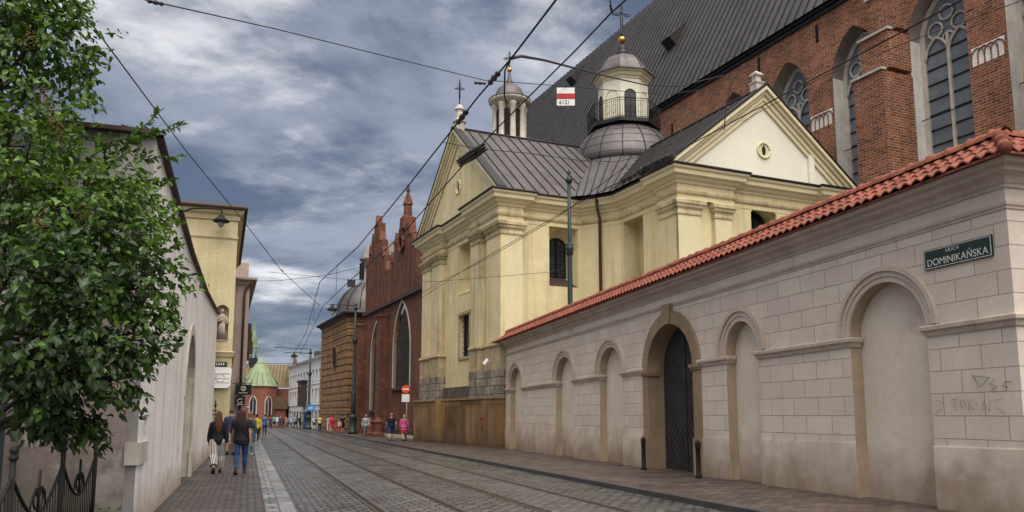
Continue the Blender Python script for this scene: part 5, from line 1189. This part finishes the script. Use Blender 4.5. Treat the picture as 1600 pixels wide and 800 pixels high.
def person(label, loc, rz, ht=1.72, top=(.05, .05, .06), topk='tee', bot=(.05, .07, .13), botk='trousers', hair=(.05, .03, .02), hairk='short', fem=False, ph=.8,
           shoe=(.02, .02, .02), vox=.011, skin=None, group=None, extra=None, botmat=None, face=False, loose=0., fingers=False, bun=0, wide=1.0):
    s = ht / 1.72; t = thing('person', label, 'person', loc, rz, group); skin = skin or SKIN
    W_ = wide
    B = MB(); hipw = .095 * W_; shw = (.165 if fem else .19) * W_
    V_ = lambda x, y, z: Vector((x, y, z))
    legs = []
    for sg in (-1, 1):
        th = .30 * ph * sg; kf = .12 + (.42 * ph if sg < 0 else .0)     # rear leg bends at the knee
        hp = V_(sg * hipw, 0, .90); kn = hp + .42 * V_(sg * .01, math.sin(th), -math.cos(th)); an = kn + .41 * V_(0, math.sin(th - kf), -math.cos(th - kf))
        legs.append((sg, hp, kn, an, th - kf))
    drop = min(l[3].z for l in legs) - .075
    for i, l in enumerate(legs): legs[i] = (l[0], *[p - V_(0, 0, drop) for p in l[1:4]], l[4])
    up = V_(0, 0, -drop)
    LG = []
    for sg, hp, kn, an, ang in legs:
        mid = (hp + kn) / 2; cal = kn.lerp(an, .32) + V_(0, -.015, 0)
        LG.append([(hp + V_(0, 0, .05), .085 * W_, .095), (hp, .088 * W_, .095), (mid, .075 * W_, .08), (kn, .055, .058), (cal, .054, .060), (kn.lerp(an, .75), .040, .044), (an, .036, .042)])
        B.etube(LG[-1], 12)
        pit = max(0, -ang) * .9 if sg < 0 else -.12 * ph
        fd = V_(0, math.cos(pit), -math.sin(pit))
        B.etube([(an + V_(0, -.05, -.03), .034, .04), (an + V_(0, 0, -.035), .038, .042), (an + fd * .09 + V_(0, 0, -.045), .042, .03), (an + fd * .17 + V_(0, 0, -.052), .038, .02)], 10)
        legs[legs.index((sg, hp, kn, an, ang))] = (sg, hp, kn, an, fd)
    TR = [((0, 0, .84), .15, .11), ((0, -.01, .92), .168, .125), ((0, 0, 1.04), .138 if fem else .15, .10), ((0, .01, 1.14), .14 if fem else .155, .105), ((0, .01, 1.27), .16 if fem else .18, .118), ((0, 0, 1.37), .165 if fem else .19, .10), ((0, -.01, 1.44), .11, .075), ((0, -.01, 1.475), .058, .056)]
    TR = [(Vector(c) + up, rx * W_, ry * (1 + (W_ - 1) * 1.3)) for c, rx, ry in TR]
    B.etube(TR, 16)
    B.etube([(V_(0, -.015, 1.44) + up, .056, .056), (V_(0, .005, 1.54) + up, .052, .054)], 12)
    hc = V_(0, .02, 1.615) + up
    B.ball(hc + V_(0, -.01, .02), .076, .096, .098, 14, 10)
    B.etube([(hc + V_(0, .015, .03), .066, .075), (hc + V_(0, .03, -.05), .055, .06), (hc + V_(0, .05, -.095), .032, .035)], 12)
    B.etube([(hc + V_(0, .09, .02), .009, .009), (hc + V_(0, .115, -.022), .016, .014), (hc + V_(0, .095, -.03), .014, .01)], 8)
    for sg in (-1, 1): B.ball(hc + V_(sg * .079, -.01, -.005), .013, .024, .034, 8, 6)
    AR = []
    for sg in (-1, 1):
        aw = -.30 * ph * sg if extra != 'backpack' else -.2 * ph * sg
        sh = V_(sg * shw, -.01, 1.385) + up; el = sh + .29 * V_(sg * .20, math.sin(aw), -math.cos(aw)); wr = el + .245 * V_(sg * .04, math.sin(aw + .28), -math.cos(aw + .28))
        hd = (wr - el).normalized()
        AR.append([(sh - V_(sg * .04, 0, -.01), .055, .055), (sh, .054, .056), (sh.lerp(el, .5), .045, .047), (el, .037, .038), (el.lerp(wr, .35), .037, .037), (wr, .025, .025)])
        B.etube(AR[-1], 10)
        pl = wr + hd * .05
        B.etube([(wr, .024, .024), (wr + hd * .03, .022, .034), (wr + hd * .085, .020, .040), (wr + hd * .10, .016, .036)], 10)
        side = V_(0, 1, 0); fwd = side - hd * side.dot(hd); fwd.normalize(); inn = V_(-sg, 0, 0)
        for k, L_ in enumerate((.070, .080, .074, .058)):
            b = wr + hd * .092 + fwd * (.030 - .020 * k)
            B.tube([b - hd * .03, b, b + hd * L_ * .45 + inn * .006, b + hd * L_ * .75 + inn * .018, b + hd * L_ + inn * .034], [.0092, .0092, .0088, .0082, .0068], 7)
        b = wr + hd * .03 + fwd * .03
        B.tube([b - fwd * .02, b + fwd * .018 + hd * .025, b + fwd * .026 + hd * .055 + inn * .012, b + fwd * .020 + hd * .075 + inn * .02], [.011, .0105, .0098, .008], 7)
    t.scale = (s, s, s)
    remesh(B, 'body', skin, t, min(vox, .0075) if fingers else vox, 3)
    e = .014 + loose
    # --- top
    Tm = MB(); low_z = {'tee': 1, 'long': 1, 'tunic': 0, 'dress': 0}.get(topk, 1)
    rr_ = [(c, rx + e, ry + e) for c, rx, ry in TR]
    if low_z: rr_ = [((rr_[0][0]) + V_(0, 0, -.03), rr_[0][1] + .004, rr_[0][2])] + rr_[1:]
    else:
        hem = .62 if topk == 'dress' else .72
        rr_ = [(V_(0, 0, hem) + up, .21 * W_, .19), (V_(0, 0, .84) + up, .19 * W_, .16), ] + rr_[1:]
    rr_[-1] = (rr_[-1][0] - V_(0, 0, .012), rr_[-1][1], rr_[-1][2])
    Tm.etube(rr_, 18)
    for a in AR:
        if topk in ('tee', 'dress'): Tm.etube([(c, rx + e * 1.2, ry + e * 1.2) for c, rx, ry in a[:3]], 10)
        else: Tm.etube([(c, rx + e, ry + e) for c, rx, ry in a], 10)
    remesh(Tm, 'shirt' if topk != 'dress' else 'dress', pm(top), t, vox, 3)
    # --- legs wear
    Bm = MB()
    if botk == 'skirt':
        Bm.etube([(V_(0, 0, .55) + up, .20 * W_, .18), (V_(0, 0, .75) + up, .19 * W_, .16), (V_(0, 0, .95) + up, .165 * W_, .125)], 16)
    else:
        Bm.etube([(V_(0, 0, .82) + up, .165 * W_, .125), (V_(0, -.01, .92) + up, .178 * W_, .135), (V_(0, 0, 1.02) + up, .15 * W_, .112)], 16)
        for sg_i, l in enumerate(LG):
            n_ = {'trousers': 7, 'shorts': 4, 'crop': 7}.get(botk, 7); ex = .012 + (.022 if botk in ('shorts', 'crop') else 0)
            q = [(c, rx + ex + (.007 * i if botk == 'crop' else 0), ry + ex + (.006 * i if botk == 'crop' else 0)) for i, (c, rx, ry) in enumerate(l[:n_])]
            if botk == 'shorts': q[-1] = (q[-1][0], q[-1][1] + .012, q[-1][2] + .014)
            if botk == 'crop': q[-1] = (q[-2][0].lerp(q[-1][0], .25), q[-2][1], q[-2][2])
            Bm.etube(q, 12)
    remesh(Bm, 'skirt' if botk == 'skirt' else ('shorts' if botk == 'shorts' else 'trousers'), botmat or pm(bot), t, vox, 3)
    for sg, hp, kn, an, fd in legs:
        S_ = MB(); S_.etube([(an + V_(0, -.055, -.035), .036, .046), (an + V_(0, 0, -.03), .046, .052), (an + fd * .09 + V_(0, 0, -.05), .050, .036), (an + fd * .185 + V_(0, 0, -.056), .042, .024)], 10)
        S_.etube([(an + V_(0, -.055, -.068), .04, .014), (an + fd * .18 + V_(0, 0, -.076), .046, .012)], 10)
        remesh(S_, 'shoe', pm(shoe, .5), t, vox, 2)
    # --- hair
    if hairk != 'bald':
        Hm = MB(); Hm.ball(hc + V_(0, -.022, .038), .086, .098, .098, 14, 10)
        if hairk == 'long':
            Hm.etube([(hc + V_(0, -.05, .06), .082, .06), (hc + V_(0, -.075, -.03), .092, .05), (hc + V_(0, -.085, -.14), .105, .045), (hc + V_(0, -.105, -.27), .095, .035), (hc + V_(0, -.115, -.40), .055, .024), (hc + V_(0, -.112, -.46), .02, .012)], 14)
            for k in range(9): x = -.085 + .021 * k; Hm.tube([hc + V_(x * .7, -.10, .05), hc + V_(x, -.12, -.12), hc + V_(x * 1.02, -.142, -.28), hc + V_(x * .6, -.142, -.42 - .03 * (k % 3))], [.016, .018, .015, .007], 6)
        elif hairk == 'bob': Hm.etube([(hc + V_(0, -.03, .06), .088, .08), (hc + V_(0, -.04, -.03), .094, .075), (hc + V_(0, -.045, -.10), .085, .06)], 14)
        elif hairk == 'short': Hm.etube([(hc + V_(0, -.035, .03), .083, .07), (hc + V_(0, -.05, -.045), .066, .045)], 12)
        if bun: Hm.ball(hc + V_(0, -.11, .07), .045)
        cut = MB()
        remesh(Hm, 'hair', pm(hair, .55), t, vox, 2)
    if face or vox < .012:
        m = MB()
        for sg in (-1, 1): m.ball(hc + V_(sg * .031, .082, .012), .012, .008, .008, 8, 6)
        m.build('eyes', X['dark'], t); m = MB(); m.etube([(hc + V_(-.022, .083, -.052), .006, .005), (hc + V_(0, .088, -.052), .008, .006), (hc + V_(.022, .083, -.052), .006, .005)], 6); m.build('mouth', pm((.30, .10, .09)), t)
    if extra == 'backpack':
        m = MB(); m.etube([(V_(0, -.20, 1.0) + up, .13, .07), (V_(0, -.21, 1.08) + up, .15, .085), (V_(0, -.20, 1.28) + up, .145, .08), (V_(0, -.17, 1.40) + up, .09, .05)], 14)
        for sg in (-1, 1): m.tube([V_(sg * .09, -.15, 1.38) + up, V_(sg * .11, 0, 1.45) + up, V_(sg * .12, .14, 1.34) + up, V_(sg * .14, .10, 1.1) + up, V_(sg * .12, -.12, 1.0) + up], .018, 6)
        remesh(m, 'backpack', pm((.018, .018, .022)) if top[0] < .5 else pm((.5, .02, .05)), t, vox, 2)
    if extra == 'strap':
        m = MB(); m.tube([V_(-.12, -.10, 1.44) + up, V_(-.02, -.145, 1.3) + up, V_(.10, -.14, 1.1) + up, V_(.18, -.08, .94) + up], .012, 6); m.build('bag_strap', pm((.01, .01, .012)), t)
    if extra == 'shoulderbag':
        m = MB(); q = V_(-.27 * W_, .0, .88) + up; m.etube([(q + V_(0, 0, -.14), .05, .13), (q, .06, .16), (q + V_(.01, 0, .10), .035, .12)], 12); m.tube([q + V_(.01, -.09, .1), V_(-.18 * W_, -.05, 1.43) + up, q + V_(.01, .09, .1)], .014, 6); remesh(m, 'bag', pm((.02, .09, .28)), t, vox, 2)
    return t
def face_dir(away=True, skew=0.): return SRZ + (0 if away else math.pi) + skew
stripe = M('striped_cloth', (.72, .70, .68), .8, .08, 6, fine=.05, stripes=((.015, .015, .02), 150.))
ps = 'people walking along the street'
def P(u, v): return onground(u, v)
person('woman with long auburn hair, dark jacket and black and white striped trousers', P(338, 739), face_dir(True, .08), 1.66, (.012, .012, .018), 'long', hair=(.085, .030, .014), hairk='long', fem=True, ph=.75, botk='crop', botmat=stripe, shoe=(.012, .01, .01), vox=.009, fingers=True, loose=.012, group=ps)
person('woman in a loose black top and blue skinny jeans walking beside the striped trousers', P(375, 741), face_dir(True, -.05), 1.70, (.010, .011, .016), 'tee', bot=(.022, .05, .13), hair=(.035, .012, .010), hairk='long', fem=True, ph=.7, shoe=(.06, .035, .02), vox=.009, fingers=True, loose=.03, group=ps, extra='strap', skin=SKIN2)
person('short haired man in navy tee and pale shorts ahead of the woman in black', P(359, 710), face_dir(True, .0), 1.84, (.035, .055, .12), 'tee', bot=(.50, .49, .47), botk='shorts', hair=(.09, .05, .03), ph=.6, vox=.012, group=ps, skin=SKIN2, shoe=(.02, .02, .02))
person('woman in a dark red shirt half hidden behind the woman in black', P(370, 711), face_dir(True, .05), 1.76, (.16, .012, .025), 'long', bot=(.05, .05, .06), botk='shorts', hair=(.03, .015, .012), hairk='long', fem=True, ph=.6, vox=.012, group=ps)
person('person with bobbed hair, grey top and light jeans at the left kerb', P(389, 711), face_dir(True, .0), 1.72, (.05, .06, .07), 'long', bot=(.10, .17, .27), hair=(.16, .09, .05), hairk='bob', fem=True, ph=.8, vox=.012, group=ps, shoe=(.35, .35, .36))
person('person in a yellow jacket farther down the left pavement', P(400, 690), face_dir(True, .0), 1.7, (.62, .50, .04), 'long', bot=(.03, .03, .035), hair=(.02, .015, .012), ph=.7, vox=.016, group=ps)
person('child in a pink top beyond the yellow jacket on the left pavement', P(404, 681), face_dir(True, .0), 1.45, (.65, .10, .17), 'tee', bot=(.05, .05, .08), hair=(.03, .02, .015), hairk='bob', ph=.7, vox=.02, group=ps)
person('man in a bright blue shirt and dark trousers on the roadway by the left kerb', P(413, 680), face_dir(True, .0), 1.74, (.025, .09, .27), 'tee', bot=(.018, .024, .05), hair=(.05, .03, .02), ph=.7, vox=.016, group=ps)
person('heavy man in navy shirt and denim shorts carrying a blue shoulder bag', P(611, 689), face_dir(True, -.05), 1.75, (.012, .016, .035), 'tee', bot=(.03, .055, .11), botk='shorts', hair=(.30, .22, .19), ph=.6, vox=.014, group=ps, extra='shoulderbag', wide=1.25)
person('woman with short blond hair in a pink tunic and red skirt on the right pavement', P(631, 689), face_dir(True, .1), 1.66, (.62, .10, .26), 'tunic', bot=(.45, .02, .05), botk='skirt', hair=(.42, .29, .15), hairk='bob', fem=True, ph=.55, vox=.014, group=ps, wide=1.2, loose=.02)
person('man in a pale grey jacket and checked trousers walking towards the camera', P(571, 683), face_dir(False, .1), 1.72, (.30, .31, .35), 'long', bot=(.16, .15, .14), hair=(.16, .11, .09), ph=.5, vox=.014, group=ps, face=True, loose=.015, shoe=(.02, .015, .012))
person('man in a pale yellow shirt and dark trousers near the far tram mast', P(499, 674), face_dir(True, .0), 1.74, (.55, .47, .25), 'tee', bot=(.018, .02, .03), hair=(.16, .10, .06), ph=.4, vox=.02, group=ps)
person('woman in a red dress with a red backpack by the brown sandstone chapel', P(518, 675.8), face_dir(True, .0), 1.70, (.62, .03, .09), 'tunic', bot=(.55, .02, .09), botk='skirt', hair=(.02, .015, .012), ph=.5, vox=.018, group=ps, fem=True, extra='backpack')
person('person in pale clothes with a dark bag left of the red dress', P(513, 675.2), face_dir(True, .0), 1.66, (.38, .34, .32), 'tee', bot=(.42, .38, .36), hair=(.02, .015, .012), ph=.5, vox=.02, group=ps, extra='strap')
person('small child in a pale pink top and red leggings right of the red dress', P(530, 676.2), face_dir(True, .0), 1.28, (.60, .33, .36), 'long', bot=(.40, .03, .08), hair=(.10, .06, .04), hairk='bob', ph=.6, vox=.016, group=ps)
person('person in black shirt and black shorts beside the child in pink', P(535, 676), face_dir(True, .0), 1.74, (.012, .012, .016), 'tee', bot=(.015, .015, .02), botk='shorts', hair=(.02, .015, .012), ph=.5, vox=.018, group=ps)
CR = [(423, .02, .02, .03, 'black top', 'by the left end of the crowd'), (428, .1, .3, .28, 'teal top', 'second from the left end of the crowd'), (433, .6, .6, .6, 'white top', 'below the apse window'), (438, .04, .05, .12, 'navy top', 'below the porch of the apse church'),
      (443, .03, .03, .03, 'black coat', 'in the middle of the crowd'), (447, .45, .12, .1, 'brick red top', 'in the middle of the crowd'), (451, .05, .16, .3, 'blue top', 'right of the brick red top'), (455, .55, .5, .48, 'beige top', 'left of the glass shelter'),
      (459, .28, .3, .55, 'lilac top', 'at the near corner of the glass shelter'), (463, .3, .3, .32, 'grey top', 'in front of the glass shelter'), (469, .02, .02, .02, 'black jacket', 'in front of the shelter middle post'), (473, .6, .58, .55, 'pale shirt', 'in front of the shelter right half'),
      (483, .25, .02, .03, 'dark red top', 'left of the far mast foot'), (491, .62, .62, .62, 'white shirt', 'right of the far mast foot'), (494, .05, .07, .1, 'dark blue jacket', 'right of the far mast foot')]
for i, (u, r_, g_, b_, nm, wh) in enumerate(CR):
    d = 104 + (i * 37 % 19); p = aty(u, 660, d); p.z = g(d)
    person('distant pedestrian in a %s %s' % (nm, wh), p, face_dir(i % 3 != 0, (i * 1.7) % 1.2 - .6), 1.58 + (i * 13 % 7) * .035, (r_, g_, b_), ('tee', 'long')[i % 2], bot=[(.03, .04, .08), (.02, .02, .02), (.2, .18, .15)][i % 3], botk=('trousers', 'shorts')[i % 4 == 1], hair=[(.02, .015, .01), (.12, .07, .04)][i % 2], hairk=('short', 'bob')[i % 3 == 0], ph=.3 + (i % 3) * .2, vox=.03, group='distant crowd at the end of the street')
# ================================================================== LEAFY TREE ON THE LEFT
TZ = thing('leafy_tree', 'broad leafy tree with mixed green foliage hanging over the iron fence at the left', 'tree', (-6.4, 9.2, g(9)), 0)
T0 = Vector((-6.4, 9.2, g(9)))
rnd = random.Random(11)
# clump: (u, v) of its middle, depth, half sizes in metres (x, y, z)
CL = [(0, -30, 9.2, .8, .8, .7), (45, -10, 9.3, .6, .7, .6), (70, 60, 9.3, .42, .6, .5), (30, 40, 9.4, .9, .9, .9), (60, 130, 9.2, .55, .8, .8), (20, 210, 8.8, .9, .9, .8), (60, 250, 8.8, .55, .8, .6), (120, 295, 8.9, .6, .7, .45), (205, 290, 9.4, .30, .45, .28), (60, 330, 8.4, .8, .9, .6),
      (140, 345, 8.6, .75, .8, .55), (205, 335, 9.0, .36, .5, .42), (20, 420, 8.0, .8, .9, .6), (100, 430, 8.2, .8, .9, .6), (185, 430, 8.6, .65, .7, .6), (236, 445, 9.0, .26, .4, .38), (60, 520, 8.0, .75, .8, .5), (140, 530, 8.3, .75, .8, .5), (212, 520, 8.8, .36, .45, .42), (30, 590, 8.2, .6, .7, .38), (120, 600, 8.5, .6, .6, .36), (185, 590, 8.8, .30, .4, .26), (95, 655, 8.7, .28, .3, .16), (130, 665, 8.8, .15, .2, .12), (55, 640, 8.4, .25, .3, .15)]
SPR = [(120, 262, 185, 222, 9.3), (130, 280, 215, 232, 9.3), (150, 262, 238, 205, 9.4), (112, 110, 152, 92, 9.2), (105, 130, 150, 82, 9.2), (190, 235, 250, 175, 9.4), (205, 225, 286, 196, 9.4), (225, 250, 282, 245, 9.4), (230, 290, 272, 282, 9.3), (80, 70, 118, 40, 9.3), (235, 360, 262, 330, 9.1), (240, 400, 282, 385, 9.1), (235, 450, 272, 470, 9.1), (250, 480, 280, 512, 9.1), (220, 560, 262, 560, 9.0), (200, 600, 232, 622, 8.9), (90, 20, 128, 6, 9.3), (100, 170, 118, 165, 9.1), (190, 300, 236, 322, 9.2), (85, 640, 70, 672, 8.6), (130, 640, 128, 678, 8.8), (160, 610, 190, 640, 8.8), (40, 600, 20, 650, 8.3), (230, 420, 268, 420, 9.1), (150, 230, 205, 215, 9.2), (60, 630, 108, 690, 8.6), (10, 600, 60, 660, 8.3)]
LV = MB()
def leaf(p, d, up, L_, w, mi):
    d = d.normalized(); side = d.cross(up)
    if side.length < 1e-3: return
    side.normalize(); n = side.cross(d).normalized(); c = rnd.uniform(.08, .3) * L_; bend = rnd.uniform(-.05, .16) * L_
    P0 = p; a1 = p + d * L_ * .28 - side * w * .85 + n * c * .8; a2 = p + d * L_ * .62 - side * w * .75 + n * c * .5 - n * bend * .5; t_ = p + d * L_ - n * bend * 1.6
    b1 = p + d * L_ * .28 + side * w * .85 + n * c * .8; b2 = p + d * L_ * .62 + side * w * .75 + n * c * .5 - n * bend * .5; mid = p + d * L_ * .5 - n * bend * .2
    b = len(LV.v); LV.v += [P0 - T0, a1 - T0, a2 - T0, t_ - T0, b2 - T0, b1 - T0, mid - T0]
    LV.f += [[b, b + 1, b + 2, b + 6], [b + 6, b + 2, b + 3], [b, b + 6, b + 4, b + 5], [b + 6, b + 3, b + 4]]; LV.m += [mi] * 4; LV.s += [False] * 4
def leaf_at(p, out, zone):
    d = (out * .6 + Vector((rnd.gauss(0, .55), rnd.gauss(0, .55), rnd.gauss(-.45, .45)))).normalized()
    up = (Vector((0, 0, 1)) * .9 + out * .5 + Vector((rnd.gauss(0, .4), rnd.gauss(0, .4), rnd.gauss(0, .3)))).normalized()
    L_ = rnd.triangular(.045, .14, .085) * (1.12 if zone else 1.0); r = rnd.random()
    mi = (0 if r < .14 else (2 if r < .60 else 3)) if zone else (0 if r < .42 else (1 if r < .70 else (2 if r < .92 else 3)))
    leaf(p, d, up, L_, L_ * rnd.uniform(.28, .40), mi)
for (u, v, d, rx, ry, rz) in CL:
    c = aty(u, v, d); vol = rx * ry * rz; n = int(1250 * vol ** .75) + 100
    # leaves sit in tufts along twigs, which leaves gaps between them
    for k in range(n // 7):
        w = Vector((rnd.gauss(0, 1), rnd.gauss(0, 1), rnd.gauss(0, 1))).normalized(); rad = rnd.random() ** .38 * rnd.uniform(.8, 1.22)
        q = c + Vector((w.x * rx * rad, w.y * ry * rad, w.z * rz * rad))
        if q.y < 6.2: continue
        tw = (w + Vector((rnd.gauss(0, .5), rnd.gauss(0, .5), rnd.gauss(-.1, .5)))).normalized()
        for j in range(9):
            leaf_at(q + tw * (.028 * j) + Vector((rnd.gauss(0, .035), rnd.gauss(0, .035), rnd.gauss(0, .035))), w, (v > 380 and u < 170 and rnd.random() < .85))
BR = MB()
BR.tube([(0, 0, -.1), (.02, .02, 1.2), (-.05, .05, 2.2), (.05, 0, 3.4), (.1, 0, 5.0), (.05, .05, 6.6)], [.13, .11, .095, .08, .06, .02], 9)
for (u, v, d, rx, ry, rz) in CL:
    c = aty(u, v, d) - T0; z0 = max(1.2, min(6.0, c.z - .8)); a = Vector((0, 0, z0)); mid = a.lerp(c, .5) + Vector((rnd.gauss(0, .12), rnd.gauss(0, .12), .18))
    BR.tube([a, mid, c], [.04, .026, .012], 6)
    for k in range(9):
        w = Vector((rnd.gauss(0, 1), rnd.gauss(0, 1), rnd.gauss(.1, .8))).normalized(); e = c + Vector((w.x * rx, w.y * ry, w.z * rz)) * rnd.uniform(.7, 1.0); BR.tube([mid.lerp(c, rnd.uniform(.3, 1)), c.lerp(e, .5) + Vector((0, 0, .05)), e], [.012, .008, .004], 4)
for (u0, v0, u1, v1, d) in SPR:
    a, b = aty(u0, v0, d), aty(u1, v1, d + rnd.uniform(-.15, .15)); L_ = (b - a).length; mid = a.lerp(b, .5) + Vector((0, 0, .05 * L_))
    BR.tube([a - T0, mid - T0, b - T0], [.009, .006, .003], 4); dr = (b - a).normalized()
    n = int(L_ / .019)
    for k in range(n):
        t_ = k / n; q = a.lerp(mid, t_ * 2) if t_ < .5 else mid.lerp(b, t_ * 2 - 1)
        sd = Vector((rnd.gauss(0, 1), rnd.gauss(0, 1), rnd.gauss(0, 1))); sd = (sd - dr * sd.dot(dr)).normalized()
        leaf(q, (dr * .7 + sd * .8 + Vector((0, 0, -.25))), (Vector((0, 0, 1)) + sd * .4).normalized(), rnd.uniform(.07, .115), rnd.uniform(.02, .032), rnd.choice((0, 0, 1, 2, 2)))
    leaf(b, dr, Vector((0, 0, 1)), .09, .022, 0)
BR.build('trunk', X['bark'], TZ)
LV.build('crown', [X['leaf0'], X['leaf1'], X['leaf2'], X['leaf3']], TZ)
SD = MB()
for (u, v, d) in ((85, 185, 8.2), (70, 150, 8.4), (62, 345, 7.6), (45, 60, 8.5), (265, 520, 9.0), (262, 540, 9.0), (95, 205, 8.3), (130, 335, 8.0)):
    c = aty(u, v, d) - T0
    for k in range(60): SD.ball(c + Vector((rnd.gauss(0, .035), rnd.gauss(0, .035), rnd.gauss(0, .07))), .008, n=4, k=3)
tag(SD.build('seed_heads', X['seed'], TZ), kind='stuff')
# low weeds at the foot of the fence
LV = MB(); T0 = Vector((-5.4, 9.4, g(9)))
for k in range(420):
    f = rnd.random(); s_ = -2.95 - f * 4.5; q = left_pt(s_, rnd.uniform(.0, .9), g(9) + abs(rnd.gauss(0, .16)))
    leaf(q, Vector((rnd.gauss(0, 1), rnd.gauss(0, 1), rnd.uniform(-.2, .8))), Vector((rnd.gauss(0, .3), rnd.gauss(0, .3), 1)).normalized(), rnd.uniform(.05, .1), rnd.uniform(.015, .028), rnd.choice((0, 1, 1)))
o = LV.build('weeds', [X['leaf0'], X['leaf1'], X['leaf2'], X['leaf3']]); o.location = T0; tag(o, 'low green weeds growing at the foot of the iron fence', 'weeds', kind='stuff')
SL_ = thing('street_lamp', 'slim pale lamp post with a dark scroll bracket behind the leafy tree', 'street lamp', (-6.38, 9.9, g(9.9)), 0)
m = MB(); m.tube([(0, 0, 0), (0, 0, 6.9)], .045, 8); m.build('post', X['paleblue'], SL_)
m = MB(); m.tube([(0, 0, 6.62), (.2, 0, 6.70), (.42, 0, 6.76), (.48, 0, 6.70), (.4, 0, 6.66)], .02, 6); m.tube([(.15, 0, 6.7), (.25, 0, 6.8), (.36, 0, 6.82)], .016, 5); m.build('bracket', X['iron'], SL_)
m = MB(); m.lathe([(.02, 6.72), (.05, 6.70), (.06, 6.64), (.03, 6.60), (.01, 6.57)], 10, (.48, 0, .04)); m.build('lamp_shade', X['iron'], SL_)
# ================================================================== SKY, SUN, CAMERA
SUN_EL, SUN_AZ = 66.0, 22.0
w = bpy.data.worlds.new('World'); bpy.context.scene.world = w; w.use_nodes = True; nt = w.node_tree; N = nt.nodes.new
bg = nt.nodes['Background']
sky = N('ShaderNodeTexSky'); sky.sky_type = 'NISHITA'; sky.sun_disc = False; sky.sun_elevation = R(SUN_EL); sky.sun_rotation = R(180 + SUN_AZ)
tc = N('ShaderNodeTexCoord'); sp = N('ShaderNodeSeparateXYZ'); lk(nt, tc.outputs['Generated'], sp.inputs[0])
def mth(o_, a, b=None, c=None):
    x = N('ShaderNodeMath'); x.operation = o_
    for i, s in enumerate((a, b, c)):
        if s is None: continue
        if isinstance(s, (int, float)): x.inputs[i].default_value = s
        else: lk(nt, s, x.inputs[i])
    return x.outputs[0]
zc = mth('ADD', mth('MAXIMUM', sp.outputs[2], 0.0), .16)
cb = N('ShaderNodeCombineXYZ'); lk(nt, mth('DIVIDE', sp.outputs[0], zc), cb.inputs[0]); lk(nt, mth('DIVIDE', sp.outputs[1], zc), cb.inputs[1])
def cloud(scale, off, detail=7, dist=.3, ys=1.0):
    mp = N('ShaderNodeMapping'); mp.inputs['Location'].default_value = off; mp.inputs['Scale'].default_value = (1, ys, 1); mp.inputs['Rotation'].default_value = (0, 0, R(12)); lk(nt, cb.outputs[0], mp.inputs[0])
    n = N('ShaderNodeTexNoise'); n.inputs['Scale'].default_value = scale; n.inputs['Detail'].default_value = detail; n.inputs['Roughness'].default_value = .6; n.inputs['Distortion'].default_value = dist; lk(nt, mp.outputs[0], n.inputs['Vector']); return n.outputs['Fac']
def mr(s, a, b, c=0., d=1., sm=True):
    x = N('ShaderNodeMapRange'); x.interpolation_type = 'SMOOTHSTEP' if sm else 'LINEAR'
    for i, v in enumerate((a, b, c, d)): x.inputs[i + 1].default_value = v
    lk(nt, s, x.inputs[0]); return x.outputs[0]
def mx(f, a, b):
    x = N('ShaderNodeMix'); x.data_type = 'RGBA'
    if isinstance(f, (int, float)): x.inputs[0].default_value = f
    else: lk(nt, f, x.inputs[0])
    for s, i in ((a, 6), (b, 7)):
        if isinstance(s, tuple): x.inputs[i].default_value = (*s, 1)
        else: lk(nt, s, x.inputs[i])
    return x.outputs[2]
S_ = 8.6; SKA, SKB, SKC, SKD = 41.1, 30.0, 36.1, 0.4
dark_c, mid_c, lite_c = tuple(S_ * c for c in (.075, .10, .155)), tuple(S_ * c for c in (.25, .275, .335)), tuple(S_ * c for c in (.72, .71, .715))
n1 = cloud(.75, (SKA, SKB, 0), 9, .15, 1.25); n2 = cloud(1.5, (SKC, SKD, 0), 10, .2, 1.15)
c1 = mx(mr(n1, .41, .55), dark_c, mid_c)
c2 = mx(mth('MULTIPLY', mr(n2, .48, .68), mr(n1, .41, .53, .2, 1.)), c1, lite_c)
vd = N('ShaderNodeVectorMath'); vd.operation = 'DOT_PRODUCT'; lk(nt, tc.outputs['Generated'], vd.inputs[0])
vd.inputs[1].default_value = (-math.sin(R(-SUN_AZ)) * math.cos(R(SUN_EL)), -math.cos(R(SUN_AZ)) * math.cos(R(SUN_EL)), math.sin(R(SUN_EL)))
c3 = mx(mr(vd.outputs['Value'], .42, .98), c2, tuple(S_ * c for c in (2.3, 2.1, 1.85)))      # warm bright patch added around the sun, out of view, to light the facades
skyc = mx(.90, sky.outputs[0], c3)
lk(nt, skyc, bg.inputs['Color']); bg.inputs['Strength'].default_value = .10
sun = bpy.data.lights.new('Sun', 'SUN'); sun.energy = 1.5; sun.angle = R(50); sun.color = (1.0, .95, .87)
so = bpy.data.objects.new('sun', sun); C.objects.link(so); so.rotation_euler = (R(90 - SUN_EL), 0, R(SUN_AZ)); so.location = (0, -20, 40)
cam = bpy.data.cameras.new('Camera'); co = bpy.data.objects.new('camera', cam); C.objects.link(co)
cam.sensor_width = 36; cam.lens = F / 1600 * 36; cam.shift_y = 88 / 1600; cam.clip_end = 8000; cam.clip_start = .1
co.location = (0, 0, H); co.rotation_euler = (R(90) + TH, 0, 0)
sc = bpy.context.scene; sc.camera = co
sc.view_settings.view_transform = 'Standard'; sc.view_settings.look = 'None'; sc.view_settings.exposure = .70; sc.view_settings.gamma = 1
sc.cycles.max_bounces = 6; sc.cycles.diffuse_bounces = 3; sc.cycles.glossy_bounces = 2
